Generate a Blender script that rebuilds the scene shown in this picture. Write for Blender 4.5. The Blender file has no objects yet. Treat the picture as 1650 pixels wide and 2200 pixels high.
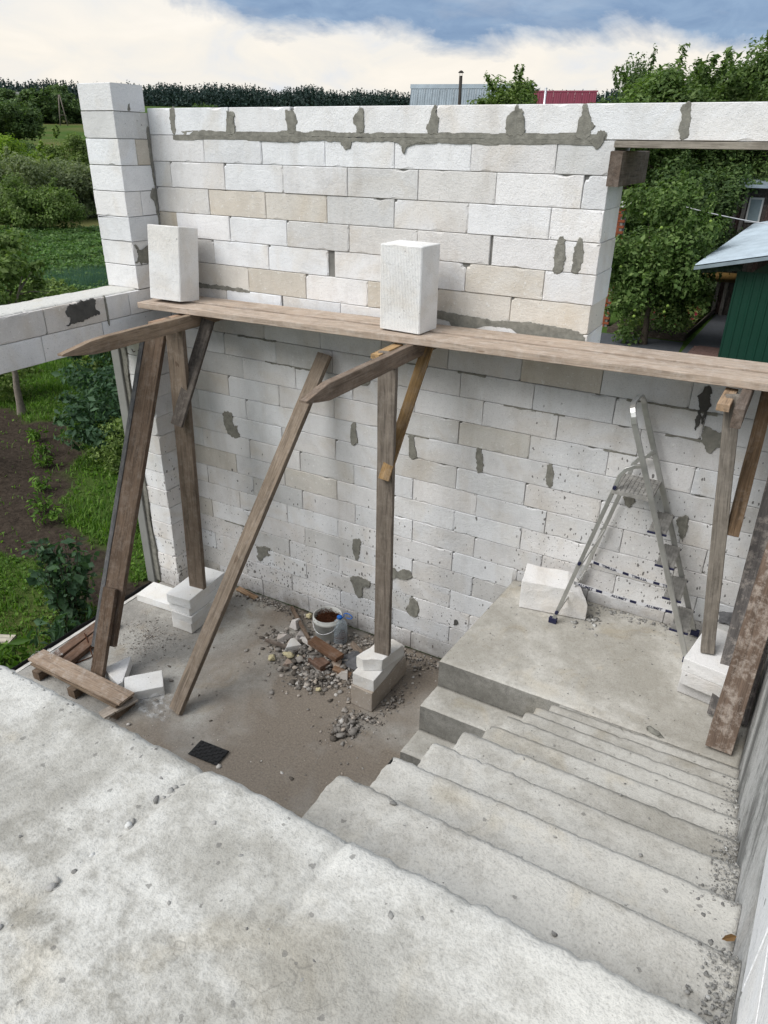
import bpy, bmesh, math, random
import numpy as np
from mathutils import Vector, Matrix, noise as mnoise

# ------------------------------------------------------------------ camera, sky, sun, exposure
SC = bpy.context.scene
COL = SC.collection
cam_d = bpy.data.cameras.new('camera')
cam = bpy.data.objects.new('camera', cam_d)
COL.objects.link(cam)
cam_d.sensor_fit = 'VERTICAL'
cam_d.sensor_height = 24.0
cam_d.sensor_width = 18.0
cam_d.lens = 1537.678 / 2200.0 * 24.0
cam_d.clip_start = 0.05
cam_d.clip_end = 4000
CAMP = Vector((5.1666, -5.0724, 4.4012))
yaw, pitch, roll = -0.50526, 0.47493, 0.01578
fw = Vector((math.sin(yaw) * math.cos(pitch), math.cos(yaw) * math.cos(pitch), -math.sin(pitch)))
rt = Vector((math.cos(yaw), -math.sin(yaw), 0))
up = rt.cross(fw)
r2 = rt * math.cos(roll) + up * math.sin(roll)
u2 = up * math.cos(roll) - rt * math.sin(roll)
cam.matrix_world = Matrix(((r2.x, u2.x, -fw.x, CAMP.x), (r2.y, u2.y, -fw.y, CAMP.y), (r2.z, u2.z, -fw.z, CAMP.z), (0, 0, 0, 1)))
SC.camera = cam

SUN_EL, SUN_AZ = math.radians(47), math.radians(215)     # azimuth clockwise from +y: light comes from behind the camera, left
world = bpy.data.worlds.new('World')
SC.world = world
world.use_nodes = True
wn = world.node_tree
wn.nodes.clear()


def N(t, typ, **kw):
    n = t.nodes.new(typ)
    for k, v in kw.items():
        if k == 'ins':
            for i, val in v.items():
                n.inputs[i].default_value = val
        else:
            setattr(n, k, v)
    return n


def LK(t, a, b):
    t.links.new(a, b)


def math_node(t, op, a, b=None, c=None, clamp=False):
    n = t.nodes.new('ShaderNodeMath')
    n.operation = op
    n.use_clamp = clamp
    for i, v in enumerate((a, b, c)):
        if v is None:
            continue
        if isinstance(v, (int, float)):
            n.inputs[i].default_value = v
        else:
            t.links.new(v, n.inputs[i])
    return n.outputs[0]


def ramp(t, fac, stops, interp='LINEAR'):
    n = t.nodes.new('ShaderNodeValToRGB')
    n.color_ramp.interpolation = interp
    e = n.color_ramp.elements
    while len(e) > 1:
        e.remove(e[0])
    for i, (p, c) in enumerate(stops):
        el = e[0] if i == 0 else e.new(p)
        el.position = p
        c = (c, c, c) if isinstance(c, (int, float)) else c
        el.color = (c[0], c[1], c[2], 1)
    if fac is not None:
        t.links.new(fac, n.inputs[0])
    return n.outputs[0]


def mix(t, fac, a, b, mode='MIX'):
    n = t.nodes.new('ShaderNodeMix')
    n.data_type = 'RGBA'
    n.blend_type = mode
    n.clamp_factor = True
    for sock, v in ((n.inputs[0], fac), (n.inputs[6], a), (n.inputs[7], b)):
        if isinstance(v, (int, float)):
            sock.default_value = v
        elif isinstance(v, (tuple, list)):
            sock.default_value = (v[0], v[1], v[2], 1)
        else:
            t.links.new(v, sock)
    return n.outputs[2]


def noise_tex(t, vec, scale, detail=4.0, rough=0.55, dist=0.0):
    n = N(t, 'ShaderNodeTexNoise', ins={'Scale': scale, 'Detail': detail, 'Roughness': rough, 'Distortion': dist})
    if vec is not None:
        LK(t, vec, n.inputs['Vector'])
    return n.outputs[0]


def build_sky():
    t = wn
    out = N(t, 'ShaderNodeOutputWorld')
    bg = N(t, 'ShaderNodeBackground')
    bg.inputs[1].default_value = 0.1
    sky = N(t, 'ShaderNodeTexSky', sky_type='NISHITA', sun_disc=False, sun_elevation=SUN_EL, sun_rotation=SUN_AZ, altitude=150, air_density=1.0, dust_density=1.2, ozone_density=1.5)
    tc = N(t, 'ShaderNodeTexCoord')
    sep = N(t, 'ShaderNodeSeparateXYZ')
    LK(t, tc.outputs['Generated'], sep.inputs[0])
    zc = math_node(t, 'MAXIMUM', sep.outputs[2], 0.0)
    # cloud sheet seen in perspective: project the direction onto a plane overhead
    den = math_node(t, 'ADD', zc, 0.10)
    u = math_node(t, 'DIVIDE', sep.outputs[0], den)
    v = math_node(t, 'DIVIDE', sep.outputs[1], den)
    cmb = N(t, 'ShaderNodeCombineXYZ')
    LK(t, u, cmb.inputs[0])
    LK(t, v, cmb.inputs[1])
    n1 = N(t, 'ShaderNodeTexNoise', ins={'Scale': 0.85, 'Detail': 9.0, 'Roughness': 0.56, 'Distortion': 0.3})
    mp = N(t, 'ShaderNodeMapping')
    mp.inputs['Location'].default_value = SKY_OFF
    LK(t, cmb.outputs[0], mp.inputs[0])
    LK(t, mp.outputs[0], n1.inputs['Vector'])
    # the low bank of bright cloud lying on the horizon, ragged on top
    mp2 = N(t, 'ShaderNodeMapping')
    mp2.inputs['Scale'].default_value = (1, 1, 2.6)
    mp2.inputs['Location'].default_value = (3.1, 1.7, 0)
    LK(t, tc.outputs['Generated'], mp2.inputs[0])
    n2 = noise_tex(t, mp2.outputs[0], 4.6, 9, 0.62, 0.4)
    n2b = noise_tex(t, mp2.outputs[0], 14.0, 7, 0.6, 0.6)
    edge = math_node(t, 'MULTIPLY_ADD', n2, 0.110, 0.024)
    edge = math_node(t, 'MULTIPLY_ADD', n2b, 0.026, edge)
    # bank is taller towards the west (-x)
    edge = math_node(t, 'MULTIPLY_ADD', sep.outputs[0], -0.045, edge)
    west = math_node(t, 'MAXIMUM', math_node(t, 'MULTIPLY_ADD', sep.outputs[0], -1.0, -0.60), 0.0)
    edge = math_node(t, 'MULTIPLY_ADD', west, 0.34, edge)
    d = math_node(t, 'SUBTRACT', edge, sep.outputs[2])
    bank = math_node(t, 'MULTIPLY_ADD', d, 42.0, 0.5, clamp=True)
    hi = ramp(t, n1.outputs[0], [(0.40, 0.0), (0.50, 0.75), (0.62, 1.0)])
    # broken cloud higher up, opening to blue just over the bank
    gate = math_node(t, 'MULTIPLY_ADD', sep.outputs[2], 5.0, -0.75, clamp=True)
    hi = math_node(t, 'MULTIPLY', hi, gate)
    # thin veils drifting in the blue
    mp3 = N(t, 'ShaderNodeMapping')
    mp3.inputs['Scale'].default_value = (1, 1, 3.2)
    LK(t, tc.outputs['Generated'], mp3.inputs[0])
    veil = ramp(t, noise_tex(t, mp3.outputs[0], 4.0, 7, 0.6, 0.5), [(0.46, 0.0), (0.74, 0.30)])
    mask = math_node(t, 'MAXIMUM', math_node(t, 'MAXIMUM', bank, hi), veil)
    n3 = noise_tex(t, mp2.outputs[0], 8.0, 6, 0.55, 0.5)
    shade = ramp(t, n3, [(0.30, (5.9, 6.1, 6.4)), (0.46, (6.85, 6.6, 6.15)), (0.58, (7.25, 6.85, 6.2)), (0.72, (7.6, 7.15, 6.45))])
    # warm haze low down, cooler cloud higher up
    cool = math_node(t, 'MULTIPLY_ADD', sep.outputs[2], 8.0, -0.7, clamp=True)
    shade = mix(t, cool, shade, mix(t, 1.0, shade, (0.955, 1.0, 1.07), 'MULTIPLY'))
    blue = mix(t, 0.65, sky.outputs[0], (1.7, 3.0, 5.2))
    grey = ramp(t, n2b, [(0.36, (1.55, 2.2, 3.35)), (0.62, (2.35, 3.15, 4.3))])
    blue = mix(t, 0.7, blue, grey)
    col = mix(t, mask, blue, shade)
    LK(t, col, bg.inputs[0])
    LK(t, bg.outputs[0], out.inputs[0])


SKY_OFF = (2.3, 0.4, 0)
build_sky()

sun_d = bpy.data.lights.new('sun', 'SUN')
sun_d.energy = 2.4
sun_d.angle = math.radians(38)
sun_d.color = (1.0, 0.985, 0.965)
sun = bpy.data.objects.new('sun', sun_d)
COL.objects.link(sun)
sd = Vector((math.sin(SUN_AZ) * math.cos(SUN_EL), math.cos(SUN_AZ) * math.cos(SUN_EL), math.sin(SUN_EL)))
sun.rotation_euler = sd.to_track_quat('Z', 'Y').to_euler()
sun.location = sd * 60

vs = SC.view_settings
vs.view_transform = 'Standard'
vs.look = 'None'
vs.gamma = 1.0
vs.use_curve_mapping = False
vs.exposure = 0.42
SC.cycles.max_bounces = 6
SC.cycles.diffuse_bounces = 3
SC.cycles.transparent_max_bounces = 6
SC.cycles.use_adaptive_sampling = True
SC.cycles.adaptive_threshold = 0.02

# ------------------------------------------------------------------ helpers
RNG = random.Random(11)


def tag(o, label, cat, group=None):
    o['label'] = label
    o['category'] = cat
    if group:
        o['group'] = group
    return o


def thing(name, label, cat, loc=(0, 0, 0), group=None):
    o = bpy.data.objects.new(name, None)
    o.empty_display_size = 0.1
    COL.objects.link(o)
    o.location = loc
    return tag(o, label, cat, group)


def put(name, me, parent=None, M=None, color=None):
    """link mesh me as an object; M is its world matrix, parent an un-rotated empty or object"""
    o = bpy.data.objects.new(name, me)
    COL.objects.link(o)
    M = M if M is not None else Matrix.Identity(4)
    if parent is not None:
        o.parent = parent
        pm = Matrix.Identity(4)
        q = parent
        chain = []
        while q is not None:
            chain.append(q)
            q = q.parent
        for q in reversed(chain):
            pm = pm @ q.matrix_basis
        o.matrix_basis = pm.inverted() @ M
    else:
        o.matrix_basis = M
    if color is not None:
        o.color = (color[0], color[1], color[2], 1)
    return o


def mesh(name, verts, faces, mat=None, smooth=False):
    me = bpy.data.meshes.new(name)
    me.from_pydata([tuple(v) for v in verts], [], [tuple(f) for f in faces])
    me.update()
    if mat:
        me.materials.append(mat)
    if smooth:
        for p in me.polygons:
            p.use_smooth = True
    return me


def mesh_np(name, V, F, mat=None, smooth=False):
    """V (n,3) float, F (m,k) int with constant k"""
    V = np.asarray(V, np.float32)
    F = np.asarray(F, np.int32)
    me = bpy.data.meshes.new(name)
    k = F.shape[1]
    me.vertices.add(len(V))
    me.vertices.foreach_set('co', V.ravel())
    me.loops.add(F.size)
    me.loops.foreach_set('vertex_index', F.ravel())
    me.polygons.add(len(F))
    me.polygons.foreach_set('loop_start', np.arange(0, F.size, k, dtype=np.int32))
    me.polygons.foreach_set('loop_total', np.full(len(F), k, np.int32))
    if smooth:
        me.polygons.foreach_set('use_smooth', np.ones(len(F), bool))
    me.update(calc_edges=True)
    me.validate()
    if mat:
        me.materials.append(mat)
    return me


def from_bm(name, bm, mat=None, smooth=False):
    bmesh.ops.recalc_face_normals(bm, faces=bm.faces[:])
    me = bpy.data.meshes.new(name)
    bm.to_mesh(me)
    bm.free()
    if mat:
        me.materials.append(mat)
    if smooth:
        for p in me.polygons:
            p.use_smooth = True
    return me


def frame(p0, p1, side):
    """world matrix: origin at middle of p0-p1, X along it, Y close to side"""
    p0, p1, side = Vector(p0), Vector(p1), Vector(side)
    x = (p1 - p0).normalized()
    z = x.cross(side).normalized()
    y = z.cross(x)
    m = (p0 + p1) / 2
    return Matrix(((x.x, y.x, z.x, m.x), (x.y, y.y, z.y, m.y), (x.z, y.z, z.z, m.z), (0, 0, 0, 1))), (p1 - p0).length


def nz(x, y, z=0.0, s=1.0):
    return mnoise.noise(Vector((x * s, y * s, z * s)))


def fbm(x, y, z=0.0, s=1.0, o=4):
    a, r, f = 0.0, 1.0, s
    for _ in range(o):
        a += r * mnoise.noise(Vector((x * f, y * f, z * f)))
        r *= 0.5
        f *= 2.1
    return a


# ------------------------------------------------------------------ materials
MATS = {}


def new_mat(name):
    m = bpy.data.materials.new(name)
    m.use_nodes = True
    t = m.node_tree
    t.nodes.clear()
    out = N(t, 'ShaderNodeOutputMaterial')
    b = N(t, 'ShaderNodeBsdfPrincipled')
    LK(t, b.outputs[0], out.inputs[0])
    MATS[name] = m
    return m, t, b, out


def bump(t, b, h, strength, dist=0.01):
    n = N(t, 'ShaderNodeBump')
    n.inputs['Strength'].default_value = strength
    n.inputs['Distance'].default_value = dist
    LK(t, h, n.inputs['Height'])
    LK(t, n.outputs[0], b.inputs['Normal'])


def obj_coords(t, scale=(1, 1, 1)):
    """object coordinates shifted by a random amount for each object"""
    tc = N(t, 'ShaderNodeTexCoord')
    oi = N(t, 'ShaderNodeObjectInfo')
    sh = math_node(t, 'MULTIPLY', oi.outputs['Random'], 37.0)
    add = N(t, 'ShaderNodeVectorMath', operation='ADD')
    LK(t, tc.outputs['Object'], add.inputs[0])
    LK(t, sh, add.inputs[1])
    mp = N(t, 'ShaderNodeMapping')
    mp.inputs['Scale'].default_value = scale
    LK(t, add.outputs[0], mp.inputs[0])
    return mp.outputs[0], oi


def world_pos(t, scale=(1, 1, 1)):
    g = N(t, 'ShaderNodeNewGeometry')
    mp = N(t, 'ShaderNodeMapping')
    mp.inputs['Scale'].default_value = scale
    LK(t, g.outputs['Position'], mp.inputs[0])
    return mp.outputs[0], g


def spots(t, vec, scale, size, dens_fac):
    """0..1 mask of irregular drops: voronoi cells switched on at random"""
    wob = N(t, 'ShaderNodeTexNoise', ins={'Scale': scale * 2.5, 'Detail': 2.0})
    LK(t, vec, wob.inputs['Vector'])
    ad = N(t, 'ShaderNodeVectorMath', operation='MULTIPLY_ADD')
    LK(t, wob.outputs['Color'], ad.inputs[0])
    ad.inputs[1].default_value = (0.5 / scale,) * 3
    LK(t, vec, ad.inputs[2])
    vo = N(t, 'ShaderNodeTexVoronoi', ins={'Scale': scale})
    LK(t, ad.outputs[0], vo.inputs['Vector'])
    sp = N(t, 'ShaderNodeSeparateColor')
    LK(t, vo.outputs['Color'], sp.inputs[0])
    r = math_node(t, 'MULTIPLY', sp.outputs[1], size)
    inside = math_node(t, 'LESS_THAN', vo.outputs['Distance'], r)
    on = math_node(t, 'LESS_THAN', sp.outputs[0], dens_fac)
    return math_node(t, 'MULTIPLY', inside, on)


def mat_aac(name, splash=False):
    m, t, b, out = new_mat(name)
    vec, oi = obj_coords(t)
    base = oi.outputs['Color']
    n1 = noise_tex(t, vec, 4.0, 4, 0.65, 0.4)
    c = mix(t, 1.0, base, ramp(t, n1, [(0.28, 0.87), (0.5, 0.99), (0.72, 1.04)]), 'MULTIPLY')
    n2 = noise_tex(t, vec, 1.7, 3, 0.6, 0.8)
    st = ramp(t, n2, [(0.50, 0.0), (0.72, 0.6)])
    c = mix(t, st, c, mix(t, 1.0, c, (0.86, 0.79, 0.69), 'MULTIPLY'))
    pores = noise_tex(t, vec, 120.0, 2, 0.7)
    mid = noise_tex(t, vec, 34.0, 3, 0.75)
    c = mix(t, 1.0, c, ramp(t, pores, [(0.30, 0.80), (0.44, 1.0)]), 'MULTIPLY')
    # white scuffs where the crust has been rubbed off
    c = mix(t, ramp(t, mid, [(0.60, 0.0), (0.70, 0.55)]), c, (0.82, 0.82, 0.81))
    wv, g = world_pos(t)
    small = spots(t, wv, 30.0, 0.19, 0.11)
    c = mix(t, math_node(t, 'MULTIPLY', small, 0.8), c, (0.17, 0.16, 0.15))
    if splash:
        sp = N(t, 'ShaderNodeSeparateXYZ')
        LK(t, wv, sp.inputs[0])
        mps = N(t, 'ShaderNodeMapping')
        mps.inputs['Scale'].default_value = (5.0, 5.0, 0.9)
        LK(t, wv, mps.inputs[0])
        c = mix(t, 1.0, c, ramp(t, noise_tex(t, mps.outputs[0], 1.0, 4, 0.65), [(0.32, (0.92, 0.905, 0.885)), (0.50, 1.0)]), 'MULTIPLY')
        patch = noise_tex(t, wv, 1.5, 2, 0.6)
        # heights above floor (left part) or above landing (right part)
        onl = math_node(t, 'GREATER_THAN', sp.outputs[0], 3.62)
        hgt = math_node(t, 'SUBTRACT', sp.outputs[2], math_node(t, 'MULTIPLY', onl, 1.0))
        fall = math_node(t, 'MULTIPLY_ADD', hgt, -0.66, 1.3, clamp=True)
        fall = math_node(t, 'MULTIPLY', fall, fall)
        dens = math_node(t, 'MULTIPLY', fall, ramp(t, patch, [(0.36, 0.16), (0.60, 0.85)]))
        mpw = N(t, 'ShaderNodeMapping')
        mpw.inputs['Scale'].default_value = (1.0, 1.0, 0.55)
        mpw.inputs['Rotation'].default_value = (0, 0.35, 0)
        LK(t, wv, mpw.inputs[0])
        s1 = spots(t, mpw.outputs[0], 30.0, 0.38, dens)
        s2 = spots(t, mpw.outputs[0], 62.0, 0.46, dens)
        s = math_node(t, 'MAXIMUM', s1, s2)
        c = mix(t, math_node(t, 'MULTIPLY', s, 0.85), c, (0.105, 0.10, 0.095))
        # damp earth tide line where wall meets floor or landing
        tide = math_node(t, 'MULTIPLY_ADD', hgt, -4.0, 1.0, clamp=True)
        tide = math_node(t, 'MULTIPLY', tide, ramp(t, noise_tex(t, wv, 7.0, 4, 0.65), [(0.36, 0.3), (0.60, 1.0)]))
        c = mix(t, math_node(t, 'MULTIPLY', tide, 0.85), c, (0.17, 0.145, 0.12))
    LK(t, c, b.inputs['Base Color'])
    b.inputs['Roughness'].default_value = 0.95
    b.inputs['Specular IOR Level'].default_value = 0.12
    h = math_node(t, 'MULTIPLY_ADD', pores, 0.6, mid)
    bump(t, b, h, 0.8, 0.006)
    return m


def mat_concrete(name, lo, hi, white, stain, scale=1.0, bumpd=0.008, dirt=None, chalk=0.5, grain=0.3, edge_y=None):
    m, t, b, out = new_mat(name)
    wv, g = world_pos(t)
    n1 = noise_tex(t, wv, 1.5 * scale, 5, 0.6, 0.5)
    n2 = noise_tex(t, wv, 13.0 * scale, 4, 0.72)
    n3 = noise_tex(t, wv, 150.0 * scale, 2, 0.75)
    n5 = noise_tex(t, wv, 48.0 * scale, 3, 0.8)
    mixn = math_node(t, 'MULTIPLY_ADD', n2, 0.28, math_node(t, 'MULTIPLY', n1, 0.72))
    if edge_y is not None:
        # whiter towards the open edge, greyer further back
        se = N(t, 'ShaderNodeSeparateXYZ')
        LK(t, wv, se.inputs[0])
        band = math_node(t, 'MULTIPLY_ADD', math_node(t, 'ADD', se.outputs[1], -edge_y), 0.40, 0.085)
        band = math_node(t, 'MULTIPLY_ADD', math_node(t, 'ADD', se.outputs[0], -4.4), 0.035, band)
        mixn = math_node(t, 'ADD', mixn, math_node(t, 'MAXIMUM', band, -0.11))
    c = ramp(t, mixn, [(0.40, lo), (0.50, hi), (0.60, white)])
    # chalky laitance flaking in blotches
    bl = math_node(t, 'MULTIPLY', ramp(t, n1, [(chalk - 0.10, 0.0), (chalk + 0.14, 1.0)]), ramp(t, math_node(t, 'MULTIPLY_ADD', n2, 0.65, math_node(t, 'MULTIPLY', n5, 0.35)), [(0.40, 0.0), (0.56, 0.9)]))
    c = mix(t, bl, c, white)
    n4 = noise_tex(t, wv, 2.9 * scale, 3, 0.6, 1.0)
    c = mix(t, ramp(t, n4, [(0.56, 0.0), (0.74, 0.5)]), c, mix(t, 1.0, c, stain, 'MULTIPLY'))
    c = mix(t, 1.0, c, ramp(t, n3, [(0.26, 1.0 - grain * 1.5), (0.48, 1.0), (0.75, 1.0 + grain * 0.35)]), 'MULTIPLY')
    c = mix(t, 1.0, c, ramp(t, n5, [(0.30, 1.0 - grain * 0.7), (0.5, 1.0), (0.72, 1.0 + grain * 0.25)]), 'MULTIPLY')
    vd = N(t, 'ShaderNodeTexVoronoi', feature='DISTANCE_TO_EDGE', ins={'Scale': 2.1})
    wob = N(t, 'ShaderNodeVectorMath', operation='MULTIPLY_ADD')
    nn = N(t, 'ShaderNodeTexNoise', ins={'Scale': 5.0, 'Detail': 4.0})
    LK(t, wv, nn.inputs['Vector'])
    LK(t, nn.outputs['Color'], wob.inputs[0])
    wob.inputs[1].default_value = (0.25, 0.25, 0.25)
    LK(t, wv, wob.inputs[2])
    LK(t, wob.outputs[0], vd.inputs['Vector'])
    crack = math_node(t, 'LESS_THAN', vd.outputs['Distance'], 0.0022)
    crack = math_node(t, 'MULTIPLY', crack, ramp(t, n4, [(0.54, 0.0), (0.60, 0.28)]))
    c = mix(t, crack, c, (0.12, 0.115, 0.105))
    pit = spots(t, wv, 38.0, 0.24, 0.20)
    c = mix(t, math_node(t, 'MULTIPLY', pit, 0.6), c, (0.15, 0.145, 0.135))
    if dirt:
        dn = noise_tex(t, wv, 1.15, 4, 0.6, 0.4)
        sx = N(t, 'ShaderNodeSeparateXYZ')
        LK(t, wv, sx.inputs[0])
        # earth trodden in over the middle of the floor
        dd = math_node(t, 'MULTIPLY_ADD', math_node(t, 'ABSOLUTE', math_node(t, 'ADD', sx.outputs[0], -2.6)), -0.16, dn)
        f = ramp(t, dd, [(0.20, 0.0), (0.46, 0.92)])
        fine = ramp(t, noise_tex(t, wv, 60.0, 3, 0.75), [(0.3, 0.68), (0.7, 1.2)])
        c = mix(t, f, c, mix(t, 1.0, dirt, fine, 'MULTIPLY'))
    LK(t, c, b.inputs['Base Color'])
    b.inputs['Roughness'].default_value = 0.93
    b.inputs['Specular IOR Level'].default_value = 0.15
    h = math_node(t, 'MULTIPLY_ADD', n3, 0.4, math_node(t, 'MULTIPLY', n2, 0.6))
    h = math_node(t, 'MULTIPLY_ADD', n5, 0.35, h)
    h = math_node(t, 'MULTIPLY_ADD', pit, -0.5, h)
    bump(t, b, h, 0.8, bumpd)
    return m


def mat_wood(name, grain=0.35, dust=0.0, rough=0.85):
    m, t, b, out = new_mat(name)
    vec, oi = obj_coords(t)
    mp = N(t, 'ShaderNodeMapping')
    mp.inputs['Scale'].default_value = (1.3, 16, 16)
    LK(t, vec, mp.inputs[0])
    g1 = noise_tex(t, mp.outputs[0], 2.0, 4, 0.65, 0.9)
    mp2 = N(t, 'ShaderNodeMapping')
    mp2.inputs['Scale'].default_value = (2.5, 90, 90)
    LK(t, vec, mp2.inputs[0])
    g2 = noise_tex(t, mp2.outputs[0], 2.0, 4, 0.7)
    base = oi.outputs['Color']
    c = mix(t, 1.0, base, ramp(t, g1, [(0.25, 1.0 - grain * 1.25), (0.5, 1.0), (0.75, 1.0 + grain * 0.55)]), 'MULTIPLY')
    c = mix(t, 1.0, c, ramp(t, g2, [(0.3, 0.58), (0.52, 1.0), (0.8, 1.2)]), 'MULTIPLY')
    n = noise_tex(t, vec, 3.1, 4, 0.65)
    c = mix(t, ramp(t, n, [(0.5, 0.0), (0.72, 0.55)]), c, mix(t, 1.0, base, (0.55, 0.52, 0.5), 'MULTIPLY'))
    # knots
    kv = N(t, 'ShaderNodeMapping')
    kv.inputs['Scale'].default_value = (1.0, 2.2, 2.2)
    LK(t, vec, kv.inputs[0])
    kn = spots(t, kv.outputs[0], 4.5, 0.22, 0.35)
    c = mix(t, math_node(t, 'MULTIPLY', kn, 0.55), c, mix(t, 1.0, base, (0.35, 0.26, 0.2), 'MULTIPLY'))
    # mortar dust and drips
    if dust:
        dn = noise_tex(t, vec, 14.0, 6, 0.75)
        c = mix(t, ramp(t, dn, [(0.48, 0.0), (0.66, dust)]), c, (0.56, 0.50, 0.44))
    LK(t, c, b.inputs['Base Color'])
    b.inputs['Roughness'].default_value = rough
    b.inputs['Specular IOR Level'].default_value = 0.25
    bump(t, b, math_node(t, 'MULTIPLY_ADD', g2, 0.7, g1), 0.6, 0.004)
    return m


def mat_plain(name, col, rough=0.8, metal=0.0, var=0.15, nscale=8.0, bumps=0.3, spec=0.3, alpha=1.0, trans=0.0):
    m, t, b, out = new_mat(name)
    vec, oi = obj_coords(t)
    n = noise_tex(t, vec, nscale, 5, 0.6)
    c = mix(t, 1.0, col, ramp(t, n, [(0.25, 1.0 - var), (0.75, 1.0 + var * 0.7)]), 'MULTIPLY')
    LK(t, c, b.inputs['Base Color'])
    b.inputs['Roughness'].default_value = rough
    b.inputs['Metallic'].default_value = metal
    b.inputs['Specular IOR Level'].default_value = spec
    b.inputs['Alpha'].default_value = alpha
    b.inputs['Transmission Weight'].default_value = trans
    if bumps:
        bump(t, b, noise_tex(t, vec, nscale * 6, 4, 0.6), bumps, 0.004)
    return m


def mat_color(name, rough=0.85, var=0.2, nscale=14.0, spec=0.25):
    """takes its colour from the object"""
    m, t, b, out = new_mat(name)
    vec, oi = obj_coords(t)
    n = noise_tex(t, vec, nscale, 5, 0.6)
    c = mix(t, 1.0, oi.outputs['Color'], ramp(t, n, [(0.25, 1.0 - var), (0.75, 1.0 + var * 0.7)]), 'MULTIPLY')
    LK(t, c, b.inputs['Base Color'])
    b.inputs['Roughness'].default_value = rough
    b.inputs['Specular IOR Level'].default_value = spec
    bump(t, b, noise_tex(t, vec, nscale * 5, 4, 0.6), 0.5, 0.004)
    return m


def mat_leaf(name, c0, c1, c2, trans=0.38, big=0.5):
    m, t, b, out = new_mat(name)
    g = N(t, 'ShaderNodeNewGeometry')
    c = ramp(t, g.outputs['Random Per Island'], [(0.0, c0), (0.5, c1), (1.0, c2)])
    wv, gg = world_pos(t)
    n = noise_tex(t, wv, big, 3, 0.6)
    c = mix(t, 1.0, c, ramp(t, n, [(0.3, 0.75), (0.7, 1.2)]), 'MULTIPLY')
    LK(t, c, b.inputs['Base Color'])
    b.inputs['Roughness'].default_value = 0.6
    b.inputs['Specular IOR Level'].default_value = 0.25
    tr = N(t, 'ShaderNodeBsdfTranslucent')
    LK(t, mix(t, 1.0, c, (1.1, 1.25, 0.6), 'MULTIPLY'), tr.inputs[0])
    ms = N(t, 'ShaderNodeMixShader')
    ms.inputs[0].default_value = trans
    LK(t, b.outputs[0], ms.inputs[1])
    LK(t, tr.outputs[0], ms.inputs[2])
    LK(t, ms.outputs[0], out.inputs[0])
    return m


mat_aac('aac')
mat_aac('aac_wall', True)
mat_concrete('concrete_slab', (0.315, 0.302, 0.268), (0.41, 0.397, 0.36), (0.60, 0.59, 0.552), (0.95, 0.85, 0.68), chalk=0.50, grain=0.16, bumpd=0.007, edge_y=-4.26)
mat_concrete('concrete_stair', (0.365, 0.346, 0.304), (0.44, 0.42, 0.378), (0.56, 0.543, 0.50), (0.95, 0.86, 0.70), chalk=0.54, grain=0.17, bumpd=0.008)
mat_concrete('concrete_floor', (0.275, 0.262, 0.24), (0.34, 0.325, 0.298), (0.42, 0.405, 0.372), (0.88, 0.75, 0.58), dirt=(0.235, 0.198, 0.16), bumpd=0.007, chalk=0.58, grain=0.28)
mat_concrete('concrete_wall', (0.17, 0.17, 0.165), (0.27, 0.27, 0.26), (0.55, 0.55, 0.54), (0.8, 0.75, 0.7), bumpd=0.006, chalk=0.50)
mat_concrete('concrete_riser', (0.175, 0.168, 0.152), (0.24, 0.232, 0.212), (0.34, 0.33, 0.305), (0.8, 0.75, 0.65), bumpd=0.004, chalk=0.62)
mat_wood('wood', 0.5, 0.14)
mat_wood('wood_dusty', 0.38, 0.5)
mat_plain('mortar', (0.245, 0.238, 0.207), 0.95, var=0.38, nscale=22, bumps=1.0, spec=0.1)
mat_plain('mortar_dark', (0.10, 0.097, 0.09), 0.95, var=0.3, nscale=14, bumps=0.8, spec=0.1)
mat_plain('joint', (0.22, 0.215, 0.20), 0.95, var=0.3, nscale=9, bumps=0.5, spec=0.1)
mat_plain('cement_board', (0.25, 0.25, 0.235), 0.9, var=0.12, nscale=5, bumps=0.3, spec=0.15)
mat_plain('aluminium', (0.52, 0.52, 0.50), 0.40, 0.75, var=0.25, nscale=9, bumps=0.15, spec=0.5)
mat_plain('aluminium_dirty', (0.34, 0.33, 0.31), 0.7, 0.35, var=0.45, nscale=16, bumps=0.4, spec=0.4)
mat_plain('galvanised', (0.72, 0.73, 0.74), 0.35, 0.8, var=0.1, nscale=20, bumps=0.1, spec=0.5)
mat_plain('navy_plastic', (0.018, 0.02, 0.055), 0.55, bumps=0.1)
mat_plain('black_rubber', (0.018, 0.018, 0.019), 0.7, var=0.4, nscale=30, bumps=0.5)
mat_plain('white_strap', (0.62, 0.62, 0.64), 0.8, bumps=0.2)
mat_plain('rust', (0.085, 0.034, 0.018), 0.95, var=0.55, nscale=30, bumps=1.0, spec=0.1)
mat_plain('bucket_plastic', (0.62, 0.62, 0.58), 0.55, var=0.28, nscale=7, bumps=0.1)
mat_plain('blue_plastic', (0.02, 0.15, 0.55), 0.45, bumps=0.05)
mat_plain('foam', (0.60, 0.53, 0.33), 0.9, var=0.2, nscale=40, bumps=0.6)
mat_plain('rag', (0.12, 0.12, 0.125), 0.95, var=0.4, nscale=25, bumps=0.8)
mat_plain('green_glass', (0.01, 0.12, 0.05), 0.3, bumps=0.0)
mat_plain('green_sheet', (0.0035, 0.036, 0.022), 0.45, var=0.1, nscale=3, bumps=0.0, spec=0.4)
mat_plain('zinc_roof', (0.27, 0.325, 0.37), 0.5, 0.3, var=0.22, nscale=3, bumps=0.0, spec=0.5)
mat_plain('red_roof', (0.17, 0.022, 0.045), 0.5, var=0.1, nscale=2, bumps=0.0)
mat_plain('grey_roof', (0.25, 0.295, 0.33), 0.5, 0.25, var=0.2, nscale=2, bumps=0.0, spec=0.4)
mat_plain('grey_wall', (0.20, 0.195, 0.19), 0.9)
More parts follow.
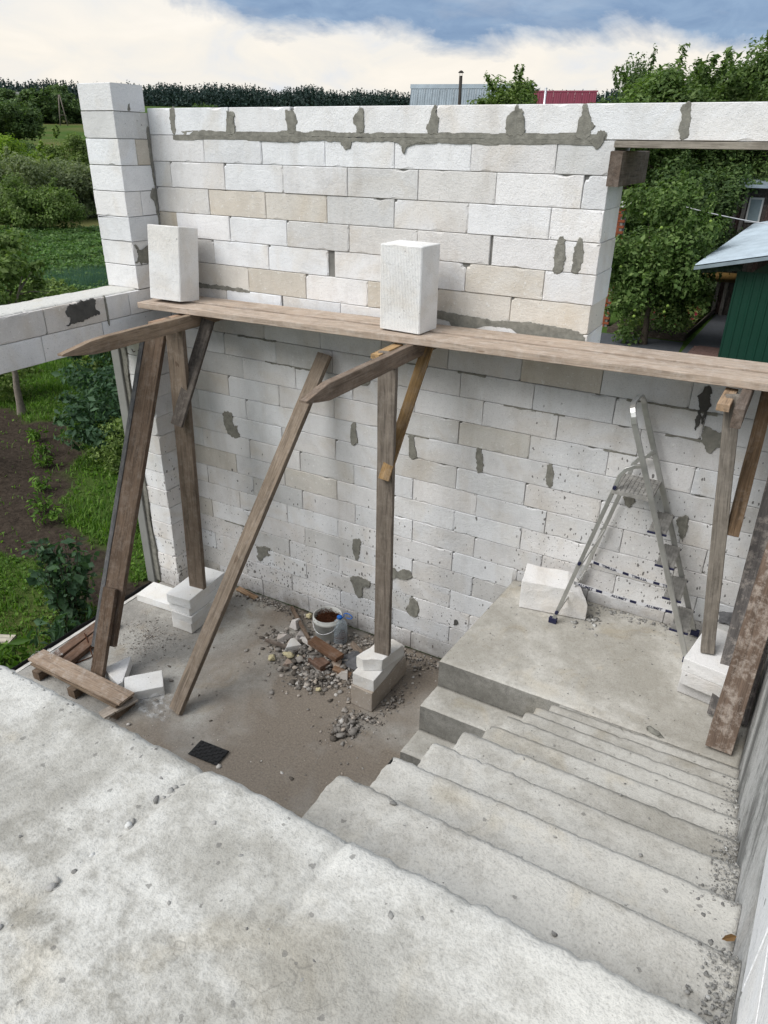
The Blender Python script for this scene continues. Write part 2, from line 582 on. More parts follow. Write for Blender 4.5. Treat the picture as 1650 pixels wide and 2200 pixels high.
mat_plain('white_wall', (0.6, 0.6, 0.58), 0.8)
mat_plain('dark_wood', (0.05, 0.043, 0.037), 0.9, var=0.4, nscale=18, bumps=0.5)
mat_plain('bark', (0.085, 0.068, 0.052), 0.95, var=0.4, nscale=20, bumps=1.0, spec=0.1)
mat_plain('bark_pale', (0.22, 0.19, 0.16), 0.95, var=0.35, nscale=20, bumps=1.0, spec=0.1)
mat_plain('pane_glass', (0.20, 0.25, 0.27), 0.12, bumps=0.0, spec=0.7)
mat_plain('pipe_yellow', (0.19, 0.115, 0.035), 0.7, var=0.4)
mat_plain('brick_red', (0.26, 0.075, 0.035), 0.9, var=0.3, nscale=6)
mat_plain('paver_red', (0.17, 0.105, 0.09), 0.9, var=0.25, nscale=10)
mat_plain('asphalt', (0.075, 0.08, 0.09), 0.9, var=0.2, nscale=8)
mat_plain('eps_white', (0.62, 0.6, 0.56), 0.95, var=0.3, nscale=18, bumps=0.8)
mat_color('stone', 0.95, 0.35, 18.0, 0.1)
mat_color('plain_color')
mat_leaf('leaf_apple', (0.075, 0.122, 0.03), (0.135, 0.205, 0.056), (0.24, 0.32, 0.11))
mat_leaf('leaf_fruit', (0.0614, 0.1086, 0.0283), (0.1109, 0.1829, 0.0496), (0.2124, 0.295, 0.1003))
mat_leaf('leaf_tree', (0.066, 0.1128, 0.0336), (0.1152, 0.1824, 0.054), (0.198, 0.276, 0.0936), big=0.35)
mat_leaf('leaf_potato', (0.066, 0.1296, 0.0432), (0.1176, 0.2136, 0.0696), (0.204, 0.312, 0.114), big=0.35)
mat_leaf('leaf_dark', (0.0525, 0.0925, 0.0338), (0.09, 0.1475, 0.05), (0.15, 0.2188, 0.075), big=0.35)
mat_leaf('leaf_mid', (0.102, 0.156, 0.0432), (0.174, 0.2496, 0.0696), (0.282, 0.36, 0.12), big=0.35)
mat_leaf('leaf_bright', (0.1, 0.17, 0.02), (0.18, 0.28, 0.032), (0.3, 0.41, 0.06))
mat_leaf('leaf_grey', (0.144, 0.18, 0.096), (0.216, 0.258, 0.138), (0.312, 0.36, 0.198), big=0.35)
mat_leaf('leaf_lilac', (0.0345, 0.0759, 0.0391), (0.0575, 0.115, 0.0598), (0.0978, 0.1725, 0.0862))
mat_leaf('leaf_onion', (0.053, 0.112, 0.083), (0.075, 0.150, 0.112), (0.112, 0.195, 0.150))
mat_leaf('grass', (0.055, 0.125, 0.016), (0.1, 0.2, 0.026), (0.18, 0.3, 0.05), big=0.8)
mat_leaf('conifer', (0.0184, 0.0391, 0.0345), (0.0287, 0.054, 0.046), (0.0414, 0.0713, 0.0575), trans=0.05, big=0.05)
mat_leaf('far_leaf', (0.0625, 0.1063, 0.045), (0.1025, 0.1625, 0.06), (0.1688, 0.2438, 0.09), trans=0.15, big=0.12)
# ------------------------------------------------------------------ ground
def ground_h(x, y):
    r = math.hypot(x - 2.5, y + 2.0)
    z = float(np.interp(r, [0, 55, 75, 110, 190, 260, 450, 900], [-0.4, -0.4, 0.4, 3.6, 7.3, 12.0, 20.5, 26.0]))
    if r > 60:
        z += 1.2 * fbm(x, y, 0, 0.012, 3) * min(1, (r - 60) / 80)
    return z


SOIL = [(-7.6, 2.2, 1.1), (-6.4, 2.0, 1.25), (-5.5, 1.1, 1.3), (-4.6, 0.7, 1.05), (-3.7, 0.25, 0.8), (-2.9, 0.0, 0.55), (-2.0, -0.15, 0.42), (-1.2, -0.4, 0.35), (-0.6, -0.2, 0.45)]


def soil_mask(x, y):
    d = min(math.hypot(x - a, (y - b) * 1.15) / r for a, b, r in SOIL)
    return d + 0.35 * fbm(x, y, 3.0, 1.1, 4)          # <1 means bare soil


def build_ground():
    def axis(lo, hi, fine0, fine1, step):
        a = list(np.arange(fine0, fine1 + 1e-6, step))
        s, p = step, a[0]
        while p > lo:
            s *= 1.28
            p -= s
            a.insert(0, p)
        s, p = step, a[-1]
        while p < hi:
            s *= 1.28
            p += s
            a.append(p)
        return np.array(a)
    xs = axis(-1500, 1500, -9.0, 0.6, 0.12)
    ys = axis(-1500, 1500, -4.0, 4.6, 0.12)
    V, soil = [], []
    for y in ys:
        for x in xs:
            z = ground_h(x, y)
            sm = 9.0
            if -12 < x < 3 and -6 < y < 8:
                sm = soil_mask(x, y)
                z += 0.03 * fbm(x, y, 0, 2.2, 3)
                if sm < 1.15:
                    z += 0.035 * fbm(x, y, 7, 5.0, 3)
                # spoil heap of dug earth and roots
                z += 0.28 * math.exp(-(((x + 5.6) / 0.55) ** 2 + ((y - 0.95) / 0.45) ** 2))
            if -1.0 < x < 8 and -20 < y < 0.6:
                z = min(z, -0.38)
            V.append((x, y, z))
            soil.append(1.0 if sm < 0.92 else (0.0 if sm > 1.12 else (1.12 - sm) / 0.2))
    nx, ny = len(xs), len(ys)
    idx = np.arange(nx * ny).reshape(ny, nx)
    F = np.stack([idx[:-1, :-1], idx[:-1, 1:], idx[1:, 1:], idx[1:, :-1]], -1).reshape(-1, 4)
    m, t, b, out = new_mat('ground')
    me = mesh_np('ground', V, F, m, True)
    at = me.attributes.new('soil', 'FLOAT', 'POINT')
    at.data.foreach_set('value', np.array(soil, np.float32))
    wv, g = world_pos(t)
    a = N(t, 'ShaderNodeAttribute', attribute_name='soil')
    n = noise_tex(t, wv, 6.0, 6, 0.7)
    n2 = noise_tex(t, wv, 0.35, 4, 0.6)
    n3 = noise_tex(t, wv, 0.03, 4, 0.6)
    grass = mix(t, ramp(t, n, [(0.3, 0.0), (0.7, 1.0)]), (0.035, 0.070, 0.014), (0.08, 0.14, 0.03))
    grass = mix(t, ramp(t, n2, [(0.45, 0.0), (0.7, 0.5)]), grass, (0.07, 0.105, 0.026))
    grass = mix(t, ramp(t, n3, [(0.5, 0.0), (0.62, 0.7)]), grass, (0.15, 0.13, 0.055))
    soilc = mix(t, ramp(t, noise_tex(t, wv, 14.0, 6, 0.75), [(0.3, 0.0), (0.7, 1.0)]), (0.020, 0.015, 0.012), (0.085, 0.066, 0.05))
    LK(t, mix(t, a.outputs['Fac'], grass, soilc), b.inputs['Base Color'])
    b.inputs['Roughness'].default_value = 1.0
    b.inputs['Specular IOR Level'].default_value = 0.05
    bump(t, b, noise_tex(t, wv, 22.0, 6, 0.75), 1.0, 0.03)
    o = put('ground', me)
    o['kind'] = 'structure'


build_ground()


# ------------------------------------------------------------------ concrete pieces
def grid_block(name, x0, x1, y0, y1, z1, z0, mat, step=0.02, amp=0.004, edge=(0, 0, 0, 0), seed=0.0, ztop=None, mat_side=None, round_e=0.012, xl=None, xr=None):
    """A cast block: gridded top with worn outline on the sides flagged in edge (x0,x1,y0,y1), plain sides to z0."""
    nx = max(2, int(round((x1 - x0) / step)) + 1)
    ny = max(2, int(round((y1 - y0) / step)) + 1)
    xs = np.linspace(0, 1, nx)
    ys = np.linspace(0, 1, ny)
    V = []
    for j in ys:
        y = y0 + (y1 - y0) * j
        for i in xs:
            xa = xl(y) if xl else x0
            xb = xr(y) if xr else x1
            x = xa + (xb - xa) * i
            z = z1 + amp * (0.45 * fbm(x, y, seed, 4.0, 2) + 0.5 * fbm(x, y, seed, 22.0, 3)) + (ztop(x, y) if ztop else 0)
            px, py = x, y
            for k, (d, ax) in enumerate(((x - xa, 0), (xb - x, 0), (y - y0, 1), (y1 - y, 1))):
                w = edge[k]
                if not w:
                    continue
                if d < 0.05:
                    f = 1 - d / 0.05
                    s = (x if ax else y)
                    gate_ = max(0.0, nz(s, seed + k * 1.7, 5.0, 3.3) + 0.25)
                    wob = fbm(s, seed + k * 3.1, 0.0, 41.0, 4) * (0.18 + 0.9 * gate_)
                    chip = max(0.0, nz(s * 1.3, seed + k, 2.0, 7.0) + 0.5 * nz(s, seed, 4.0, 29.0) - 0.50) * 5.0
                    z -= round_e * f ** 3 * (1 + 0.6 * wob) + w * 0.5 * chip * f
                    off = w * (wob * 0.8 + chip) * f * f
                    sgn = 1 if k in (0, 2) else -1
                    if ax:
                        py += sgn * off
                    else:
                        px += sgn * off
            V.append((px, py, z))
    n = nx * ny
    idx = np.arange(n).reshape(ny, nx)
    F = [tuple(f) for f in np.stack([idx[:-1, :-1], idx[:-1, 1:], idx[1:, 1:], idx[1:, :-1]], -1).reshape(-1, 4).tolist()]
    ring = list(idx[0, :]) + list(idx[1:, -1]) + list(idx[-1, -2::-1]) + list(idx[-2:0, 0])
    ring = [int(v) for v in ring]
    # side skirt: one mid ring (slightly inside, form-board line) and one bottom ring
    cx, cy = (x0 + x1) / 2, (y0 + y1) / 2
    mid, bot = [], []
    for v in ring:
        x, y, z = V[v]
        xa = xl(y) if xl else x0
        xb = xr(y) if xr else x1
        qx, qy = min(max(x, xa), xb), min(max(y, y0), y1)
        mid.append(len(V))
        V.append((x * 0.7 + qx * 0.3, y * 0.7 + qy * 0.3, z - 0.03))
    for v in ring:
        x, y, z = V[v]
        xa = xl(y) if xl else x0
        xb = xr(y) if xr else x1
        bot.append(len(V))
        V.append((min(max(x, xa), xb), min(max(y, y0), y1), z0))
    m = len(ring)
    side0 = len(F)
    for i in range(m):
        k = (i + 1) % m
        F.append((ring[k], ring[i], mid[i], mid[k]))
        F.append((mid[k], mid[i], bot[i], bot[k]))
    F.append(tuple(bot))
    me = mesh(name, V, F, MATS[mat])
    sm = np.zeros(len(me.polygons), bool)
    sm[:side0] = True
    me.polygons.foreach_set('use_smooth', sm)
    if mat_side:
        me.materials.append(MATS[mat_side])
        mi = np.zeros(len(me.polygons), np.int32)
        mi[side0:] = 1
        me.polygons.foreach_set('material_index', mi)
    return me


def wall_x(y):                      # inner face of the right-hand wall, not quite square to the rear wall
    return 5.41 + 0.055 * (y + 3.5)


# ground floor
me = grid_block('floor', -0.30, 5.62, -9.0, 0.0, 0.0, -0.5, 'concrete_floor', 0.05, 0.010, (0.012, 0, 0, 0), 4.0)
o = put('floor', me)
o['kind'] = 'structure'

# upper floor slab the photograph is taken from
EDGE_Y = -4.262


def slab_relief(x, y):
    z = 0.0
    j = 4.245 + 0.12 * (y + 4.5) * 1.0          # board joint running towards the camera
    d = x - j
    z += 0.010 / (1 + math.exp(-d / 0.012))
    z -= 0.012 * math.exp(-(d / 0.012) ** 2)
    d2 = x - 4.645
    if y > -4.47:
        z -= 0.010 * math.exp(-(d2 / 0.010) ** 2)
    z += 0.006 * fbm(x, y, 1.0, 1.6, 3)
    return z


def slab_mesh():
    return grid_block('upper_floor', 2.55, 5.40, -5.35, EDGE_Y, 3.18, 2.98, 'concrete_slab', 0.0135, 0.0045, (0, 0, 0, 0.009), 9.0, slab_relief, 'concrete_riser', 0.010, xr=wall_x)


o = put('upper_floor', slab_mesh())
o['kind'] = 'structure'
o = put('upper_floor', grid_block('upper_floor_rest', 0.004, 2.548, -5.35, EDGE_Y, 3.18, 2.98, 'concrete_slab', 0.05, 0.007, (0, 0, 0, 0.014), 9.0, None, 'concrete_riser'))
o['kind'] = 'structure'
o = put('upper_floor', grid_block('upper_floor_back', 0.004, 5.3, -9.0, -5.353, 3.18, 2.98, 'concrete_slab', 0.12, 0.004, (0, 0, 0, 0), 9.0, None, 'concrete_riser'))
o['kind'] = 'structure'

# staircase
ST = thing('staircase', 'rough cast concrete staircase with landing, stepping down from the upper floor', 'staircase', (4.4, -2.0, 0))
LZ = 1.112
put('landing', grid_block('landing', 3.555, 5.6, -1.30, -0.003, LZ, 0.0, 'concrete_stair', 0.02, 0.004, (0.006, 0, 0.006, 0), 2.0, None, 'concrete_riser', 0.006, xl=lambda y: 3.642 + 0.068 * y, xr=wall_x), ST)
put('landing_edge', grid_block('landing_edge', 4.44, 5.56, -1.545, -1.304, LZ - 0.004, 0.6, 'concrete_stair', 0.02, 0.004, (0, 0, 0, 0), 2.5, None, 'concrete_riser', 0.006, xr=wall_x), ST)
# slim fillet left by the form board at the foot of the upper flight
put('form_fillet', grid_block('form_fillet', 4.42, 5.5, -1.44, -1.33, LZ + 0.022, LZ - 0.02, 'concrete_stair', 0.02, 0.006, (0.004, 0.004, 0.01, 0.01), 6.5, None, None, 0.016), ST)
for k in range(1, 5):
    z = LZ - 0.2235 * k
    y1 = -1.302 - 0.252 * (k - 1)
    y0 = y1 - 0.252
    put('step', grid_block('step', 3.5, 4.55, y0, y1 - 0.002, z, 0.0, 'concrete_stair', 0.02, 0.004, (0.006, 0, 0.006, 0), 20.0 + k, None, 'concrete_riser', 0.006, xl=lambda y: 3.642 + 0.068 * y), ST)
for i in range(1, 10):
    z = 3.18 - 0.2068 * i
    y1 = EDGE_Y + 0.302 * i
    y0 = y1 - 0.302 + 0.002
    tilt = RNG.uniform(-0.012, 0.012)
    lx = 4.43 + RNG.uniform(-0.012, 0.010)
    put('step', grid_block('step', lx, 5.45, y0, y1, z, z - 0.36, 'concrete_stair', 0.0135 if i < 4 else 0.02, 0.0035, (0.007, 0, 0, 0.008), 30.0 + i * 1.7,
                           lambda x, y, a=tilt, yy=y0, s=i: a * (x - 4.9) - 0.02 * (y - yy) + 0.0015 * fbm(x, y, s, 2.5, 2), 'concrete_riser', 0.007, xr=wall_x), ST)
# ------------------------------------------------------------------ aerated concrete block walls
BCACHE = {}
WHITE = (0.80, 0.80, 0.805)
LGREY = (0.735, 0.73, 0.73)
GREY = (0.655, 0.645, 0.63)
BEIGE = (0.665, 0.63, 0.575)
TAN = (0.60, 0.55, 0.475)


def block_mesh(L, H, D, mat, seed=0, chip=0.5, notch=None):
    """Block with origin at the centre, long axis X, front face at -Y; worn edges all round the front, plain body behind."""
    key = (round(L, 3), round(H, 3), round(D, 3), mat, seed, chip)
    if key in BCACHE and not notch:
        return BCACHE[key]
    rng = random.Random(hash(key) & 0xffff)
    hx, hy, hz = L / 2, D / 2, H / 2

    def side(a, b, n):
        return [(a[0] + (b[0] - a[0]) * i / n, a[1] + (b[1] - a[1]) * i / n) for i in range(n)]
    nx = max(3, int(L / 0.055))
    nzs = max(2, int(H / 0.055))
    def dense(a, b, n):
        q = side(a, b, n)
        Ls = math.hypot(b[0] - a[0], b[1] - a[1])
        ex = [(a[0] + (b[0] - a[0]) * d / Ls, a[1] + (b[1] - a[1]) * d / Ls) for d in (0.010, 0.024)]
        ey_ = [(b[0] + (a[0] - b[0]) * d / Ls, b[1] + (a[1] - b[1]) * d / Ls) for d in (0.024, 0.010)]
        return [q[0]] + ex + q[1:] + ey_
    loop = dense((-hx, -hz), (hx, -hz), nx) + dense((hx, -hz), (hx, hz), nzs) + dense((hx, hz), (-hx, hz), nx) + dense((-hx, hz), (-hx, -hz), nzs)
    chips = []
    for sx_ in (-1, 1):
        for sz_ in (-1, 1):
            if rng.random() < 0.14 * chip:
                chips.append((sx_ * hx, sz_ * hz, 0.012 + 0.03 * rng.random() ** 2))
    if hx > 0.15 and rng.random() < 0.3 * chip:
        chips.append((rng.uniform(-hx + 0.1, hx - 0.1), rng.choice([-1, 1]) * hz, rng.uniform(0.012, 0.03)))

    def dig(x, z):
        return max([0.0] + [(c - math.hypot(x - a, z - b)) * 0.8 for a, b, c in chips])
    V, F = [], []
    n = len(loop)
    inner = []
    for (x, z) in loop:
        e = 0.0022 + 0.0022 * rng.random()
        if rng.random() < 0.055 * chip * 2:
            e += rng.uniform(0.006, 0.016) * chip * 1.6
        sx = -1 if x > hx - 1e-6 else (1 if x < -hx + 1e-6 else 0)
        sz = -1 if z > hz - 1e-6 else (1 if z < -hz + 1e-6 else 0)
        inner.append((x + sx * e, z + sz * e))
    for (x, z) in inner:                         # the front face stays flat, broken corners step inwards
        g = min(dig(x, z) * 1.1, 0.03)
        gx = g if abs(x) > hx - 0.05 else 0.0
        V.append((x - math.copysign(gx, x), -hy, z - math.copysign(min(g, hz * 0.5), z)))
    for (x, z) in loop:
        V.append((x, -hy + 0.0045 + 0.0025 * rng.random() + min(0.05, dig(x, z) * 1.5), z))
    for (x, z) in loop:
        V.append((x, hy, z))
    F.append(tuple(range(n)))
    for r in range(2):
        for i in range(n):
            k = (i + 1) % n
            F.append((r * n + k, r * n + i, (r + 1) * n + i, (r + 1) * n + k))
    F.append(tuple(range(3 * n - 1, 2 * n - 1, -1)))
    me = mesh('block', V, F, MATS[mat])
    BCACHE[key] = me
    return me


def col_jit(c, a=0.03):
    k = 1 + RNG.uniform(-a, a)
    w = RNG.uniform(-0.012, 0.012)
    return (c[0] * k + w, c[1] * k, c[2] * k - w)


RW = thing('rear_block_wall', 'tall rear wall of white aerated concrete blocks with smeared grey mortar joints', 'wall', (2.8, 0.2, 0))
HB = 0.2018
ZT = 4.6438
WT = 0.42
OFFS = {1: .598, 2: .198, 3: .605, 8: .509, 9: .628, 10: .235, 11: .641, 12: .234, 13: .646, 14: .243, 15: .655, 16: .254, 17: .659, 18: .266, 19: .663, 20: .266, 21: .674, 22: .278}
ROWJ = {0: [.289, .89, 1.492, 2.109, 2.719, 3.305, 3.75, 4.353, 4.95, 5.55],
        4: [.209, .809, 1.409, 2.009, 2.607, (3.187, 3.208), 3.70, 3.82],
        5: [.611, 1.208, (1.806, 1.868), 2.45, 3.014, 3.609],
        6: [.375, .975, 1.58, 2.181, 2.781, 3.381],
        7: [.115, .715, (1.318, 1.336), 1.921, 2.52, 2.944, 3.54]}
SPEC = {(3, 1): BEIGE, (3, 2): BEIGE, (3, 3): GREY, (3, 4): LGREY, (4, 0): TAN, (4, 3): GREY, (4, 4): GREY, (4, 5): GREY, (5, 0): GREY, 
        (5, 2): WHITE, (5, 5): BEIGE, (6, 0): BEIGE, (6, 1): BEIGE, (6, 2): TAN, (6, 4): TAN, (6, 5): BEIGE, (6, 6): BEIGE, (2, 1): LGREY, (2, 5): GREY, (1, 5): LGREY,
        (1, 0): LGREY, (15, 0): BEIGE, (15, 2): BEIGE, (14, 3): GREY, (16, 2): GREY, (19, 1): GREY, (18, 3): GREY}
rowlist = {}
for r in range(23):
    x1 = 5.9 if r == 0 else (3.962 + RNG.uniform(-0.006, 0.006) if r <= 7 else 5.66)
    js = ROWJ.get(r)
    if js is None:
        js = []
        x = OFFS[r]
        while x < x1 - 0.09:
            js.append(x)
            x += 0.6
    rowlist[r] = (js, x1)
    zc = ZT - HB * (r + 0.5)
    cuts = [0.004]
    for j in js:
        if isinstance(j, tuple):
            cuts += [j[0], j[1]]
        else:
            cuts += [j - 0.0016, j + 0.0016]
    cuts.append(x1)
    for k in range(0, len(cuts), 2):
        a, b = cuts[k], cuts[k + 1]
        c = SPEC.get((r, k // 2))
        if c is None:
            if r == 0:
                c = WHITE
            else:
                c = RNG.choices([WHITE, LGREY, GREY, BEIGE], [5, 5, 1.0, 0.25] if r > 7 else [5, 3, 0.5, 0])[0]
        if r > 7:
            c = tuple(v * 0.93 for v in c)  # shade on the lower wall, put into the block colour
        dep = RNG.uniform(-0.0035, 0.0035)
        Lr = b - a
        full = abs(Lr - 0.5968) < 0.003
        me = block_mesh(0.5968 if full else Lr, HB - 0.0034, WT, 'aac_wall', RNG.randrange(5) if full else r, 0.75)
        o = put('block', me, RW, Matrix.Translation(((a + b) / 2, WT / 2 + dep, zc)), col_jit(c))
# mortar filling behind the joints, set back from the faces
bm = bmesh.new()


def bm_box(bm, a, b):
    r = bmesh.ops.create_cube(bm, size=1.0)
    for v in r['verts']:
        v.co = Vector(((a[0] + b[0]) / 2 + v.co.x * (b[0] - a[0]), (a[1] + b[1]) / 2 + v.co.y * (b[1] - a[1]), (a[2] + b[2]) / 2 + v.co.z * (b[2] - a[2])))
    return r['verts']


bm_box(bm, (0.02, 0.014, 0.01), (5.64, WT - 0.02, ZT - HB * 8 - 0.01))
bm_box(bm, (0.02, 0.016, ZT - HB * 8 - 0.005), (3.94, WT - 0.022, ZT - HB - 0.003))
bm_box(bm, (0.02, 0.018, ZT - HB), (5.88, WT - 0.02, ZT - 0.012))
put('mortar_joint', from_bm('mortar_joint', bm, MATS['joint']), RW)


# smeared mortar: thin irregular plates proud of the wall face
def blob_outline(pts, seed, wob=0.012, n=6, sharp=False):
    """closed outline through pts, rounded, then roughened at a fine scale"""
    m = len(pts)
    out = []
    for i in range(m):
        p0, p1, p2, p3 = (Vector(pts[(i + k) % m]) for k in (-1, 0, 1, 2))
        k = max(2, int((p2 - p1).length / 0.005))
        k = min(k, 30)
        for q in range(k):
            s = q / k
            if sharp:
                p = p1.lerp(p2, s)
            else:
                p = 0.5 * ((2 * p1) + (p2 - p0) * s + (2 * p0 - 5 * p1 + 4 * p2 - p3) * s * s + (3 * p1 - p0 - 3 * p2 + p3) * s ** 3)
            out.append((p.x + wob * fbm(p.x, p.y, seed, 38.0, 5), p.y + wob * fbm(p.x, p.y, seed + 9, 38.0, 5)))
    return out


def patch(pts, seed, mat='mortar', thick=0.005, wob=0.012, parent=RW, y=0.0, to3=None, name='mortar_patch', sharp=False):
    """pts in wall coordinates (x, z)"""
    o2 = blob_outline(pts, seed, wob, sharp=sharp)
    to3 = to3 or (lambda u, w, d: (u, y - d, w))
    n = len(o2)
    cx = sum(p[0] for p in o2) / n
    cz = sum(p[1] for p in o2) / n
    V = [to3(u, w, -0.012) for u, w in o2]
    V += [to3(u, w, thick * 0.4) for u, w in o2]
    V += [to3(cx + (u - cx) * 0.93, cz + (w - cz) * 0.95, thick * (1.0 + 0.5 * nz(u, w, seed, 30))) for u, w in o2]
    F = []
    for r in range(2):
        for i in range(n):
            k = (i + 1) % n
            F.append((r * n + i, r * n + k, (r + 1) * n + k, (r + 1) * n + i))
    F.append(tuple(range(2 * n, 3 * n)))
    bm = bmesh.new()
    vs_ = [bm.verts.new(v) for v in V]
    for f in F:
        bm.faces.new([vs_[i] for i in f])
    bmesh.ops.triangulate(bm, faces=[f for f in bm.faces if len(f.verts) > 4])
    return put(name, from_bm(name, bm, MATS[mat]), parent)


def strip_blob(cx, cz, w, h, lean=0.0):
    return [(cx - w * .45 + lean * -h * .5, cz - h * .5), (cx + w * .3 - lean * h * .5, cz - h * .52), (cx + w * .5 - lean * h * .25, cz - h * .2), (cx + w * .42 + lean * h * .2, cz + h * .2),
            (cx + w * .2 + lean * h * .5, cz + h * .5), (cx - w * .25 + lean * h * .5, cz + h * .5), (cx - w * .5 + lean * h * .1, cz + h * .1), (cx - w * .42 - lean * h * .2, cz - h * .25)]


Z1 = ZT - HB
# bed joint under the ring beam, smeared on both sides of the line
for i, (xa, xb, za, zb, mm) in enumerate([(0.29, 3.92, 0.004, 1.0, 1), (0.27, 3.9, -0.004, -1.0, 1)]):
    e1, e2 = [], []
    x = xa
    while x <= xb + 1e-6:
        e1.append((x, Z1 + (0.0012 if zb > 0 else -0.0012)))
        q = 0.024 + 0.030 * abs(nz(x, 1.3 + i, 0, 3.1)) + 0.016 * abs(nz(x, 7 + i, 0, 9)) if zb > 0 else 0.020 + 0.026 * abs(nz(x, 5.3, 0, 3.1)) + 0.018 * abs(nz(x, 2, 0, 9))
        e2.append((x, Z1 + zb * q))
        x += 0.016
    patch(e1 + e2[::-1], 40 + i, thick=0.004, wob=0.006, sharp=True)
for k, pts_ in enumerate([
    [(0.277, 4.643), (0.314, 4.645), (0.325, 4.604), (0.311, 4.544), (0.308, 4.483), (0.297, 4.456), (0.270, 4.456), (0.256, 4.518), (0.260, 4.587)],
    [(0.872, 4.612), (0.896, 4.610), (0.915, 4.618), (0.949, 4.593), (0.937, 4.544), (0.944, 4.494), (0.934, 4.452), (0.860, 4.451), (0.863, 4.494), (0.866, 4.560)],
    [(1.459, 4.619), (1.497, 4.615), (1.535, 4.599), (1.548, 4.544), (1.540, 4.488), (1.516, 4.456), (1.460, 4.460), (1.468, 4.496), (1.453, 4.532), (1.447, 4.568)],
    [(2.107, 4.630), (2.132, 4.630), (2.144, 4.589), (2.140, 4.529), (2.147, 4.476), (2.084, 4.468), (2.082, 4.506), (2.049, 4.533), (2.067, 4.582), (2.097, 4.612)],
    [(2.699, 4.633), (2.719, 4.635), (2.724, 4.587), (2.739, 4.566), (2.737, 4.515), (2.731, 4.465), (2.662, 4.472), (2.658, 4.515), (2.676, 4.559)],
    [(3.291, 4.639), (3.303, 4.639), (3.316, 4.625), (3.343, 4.602), (3.358, 4.558), (3.361, 4.469), (3.242, 4.468), (3.234, 4.558), (3.251, 4.592), (3.290, 4.609)],
    [(3.730, 4.632), (3.748, 4.641), (3.764, 4.632), (3.778, 4.583), (3.816, 4.528), (3.819, 4.505), (3.796, 4.486), (3.794, 4.453), (3.706, 4.452), (3.715, 4.498), (3.719, 4.551), (3.732, 4.596)],
    [(4.314, 4.619), (4.342, 4.642), (4.368, 4.630), (4.382, 4.571), (4.384, 4.498), (4.386, 4.455), (4.346, 4.455), (4.327, 4.522), (4.328, 4.583)],
    [(3.840, 4.489), (3.869, 4.498), (3.898, 4.486), (3.897, 4.460), (3.874, 4.414), (3.856, 4.387), (3.833, 4.413), (3.804, 4.433), (3.794, 4.449), (3.838, 4.453)],
    [(1.937, 4.428), (2.035, 4.429), (2.032, 4.374), (1.993, 4.358), (1.968, 4.381)],
    [(2.438, 4.416), (2.664, 4.424), (2.571, 4.408), (2.515, 4.392), (2.473, 4.350), (2.458, 4.365), (2.448, 4.395)],
]):
    patch(pts_, 60 + k * 1.3, 'mortar', 0.006, 0.012)
for k, (x, z, w, h) in enumerate([(3.70, 3.745, .075, .225), (3.825, 3.75, .07, .215)]):
    patch(strip_blob(x, z, w, h), 80 + k, 'mortar', 0.006)
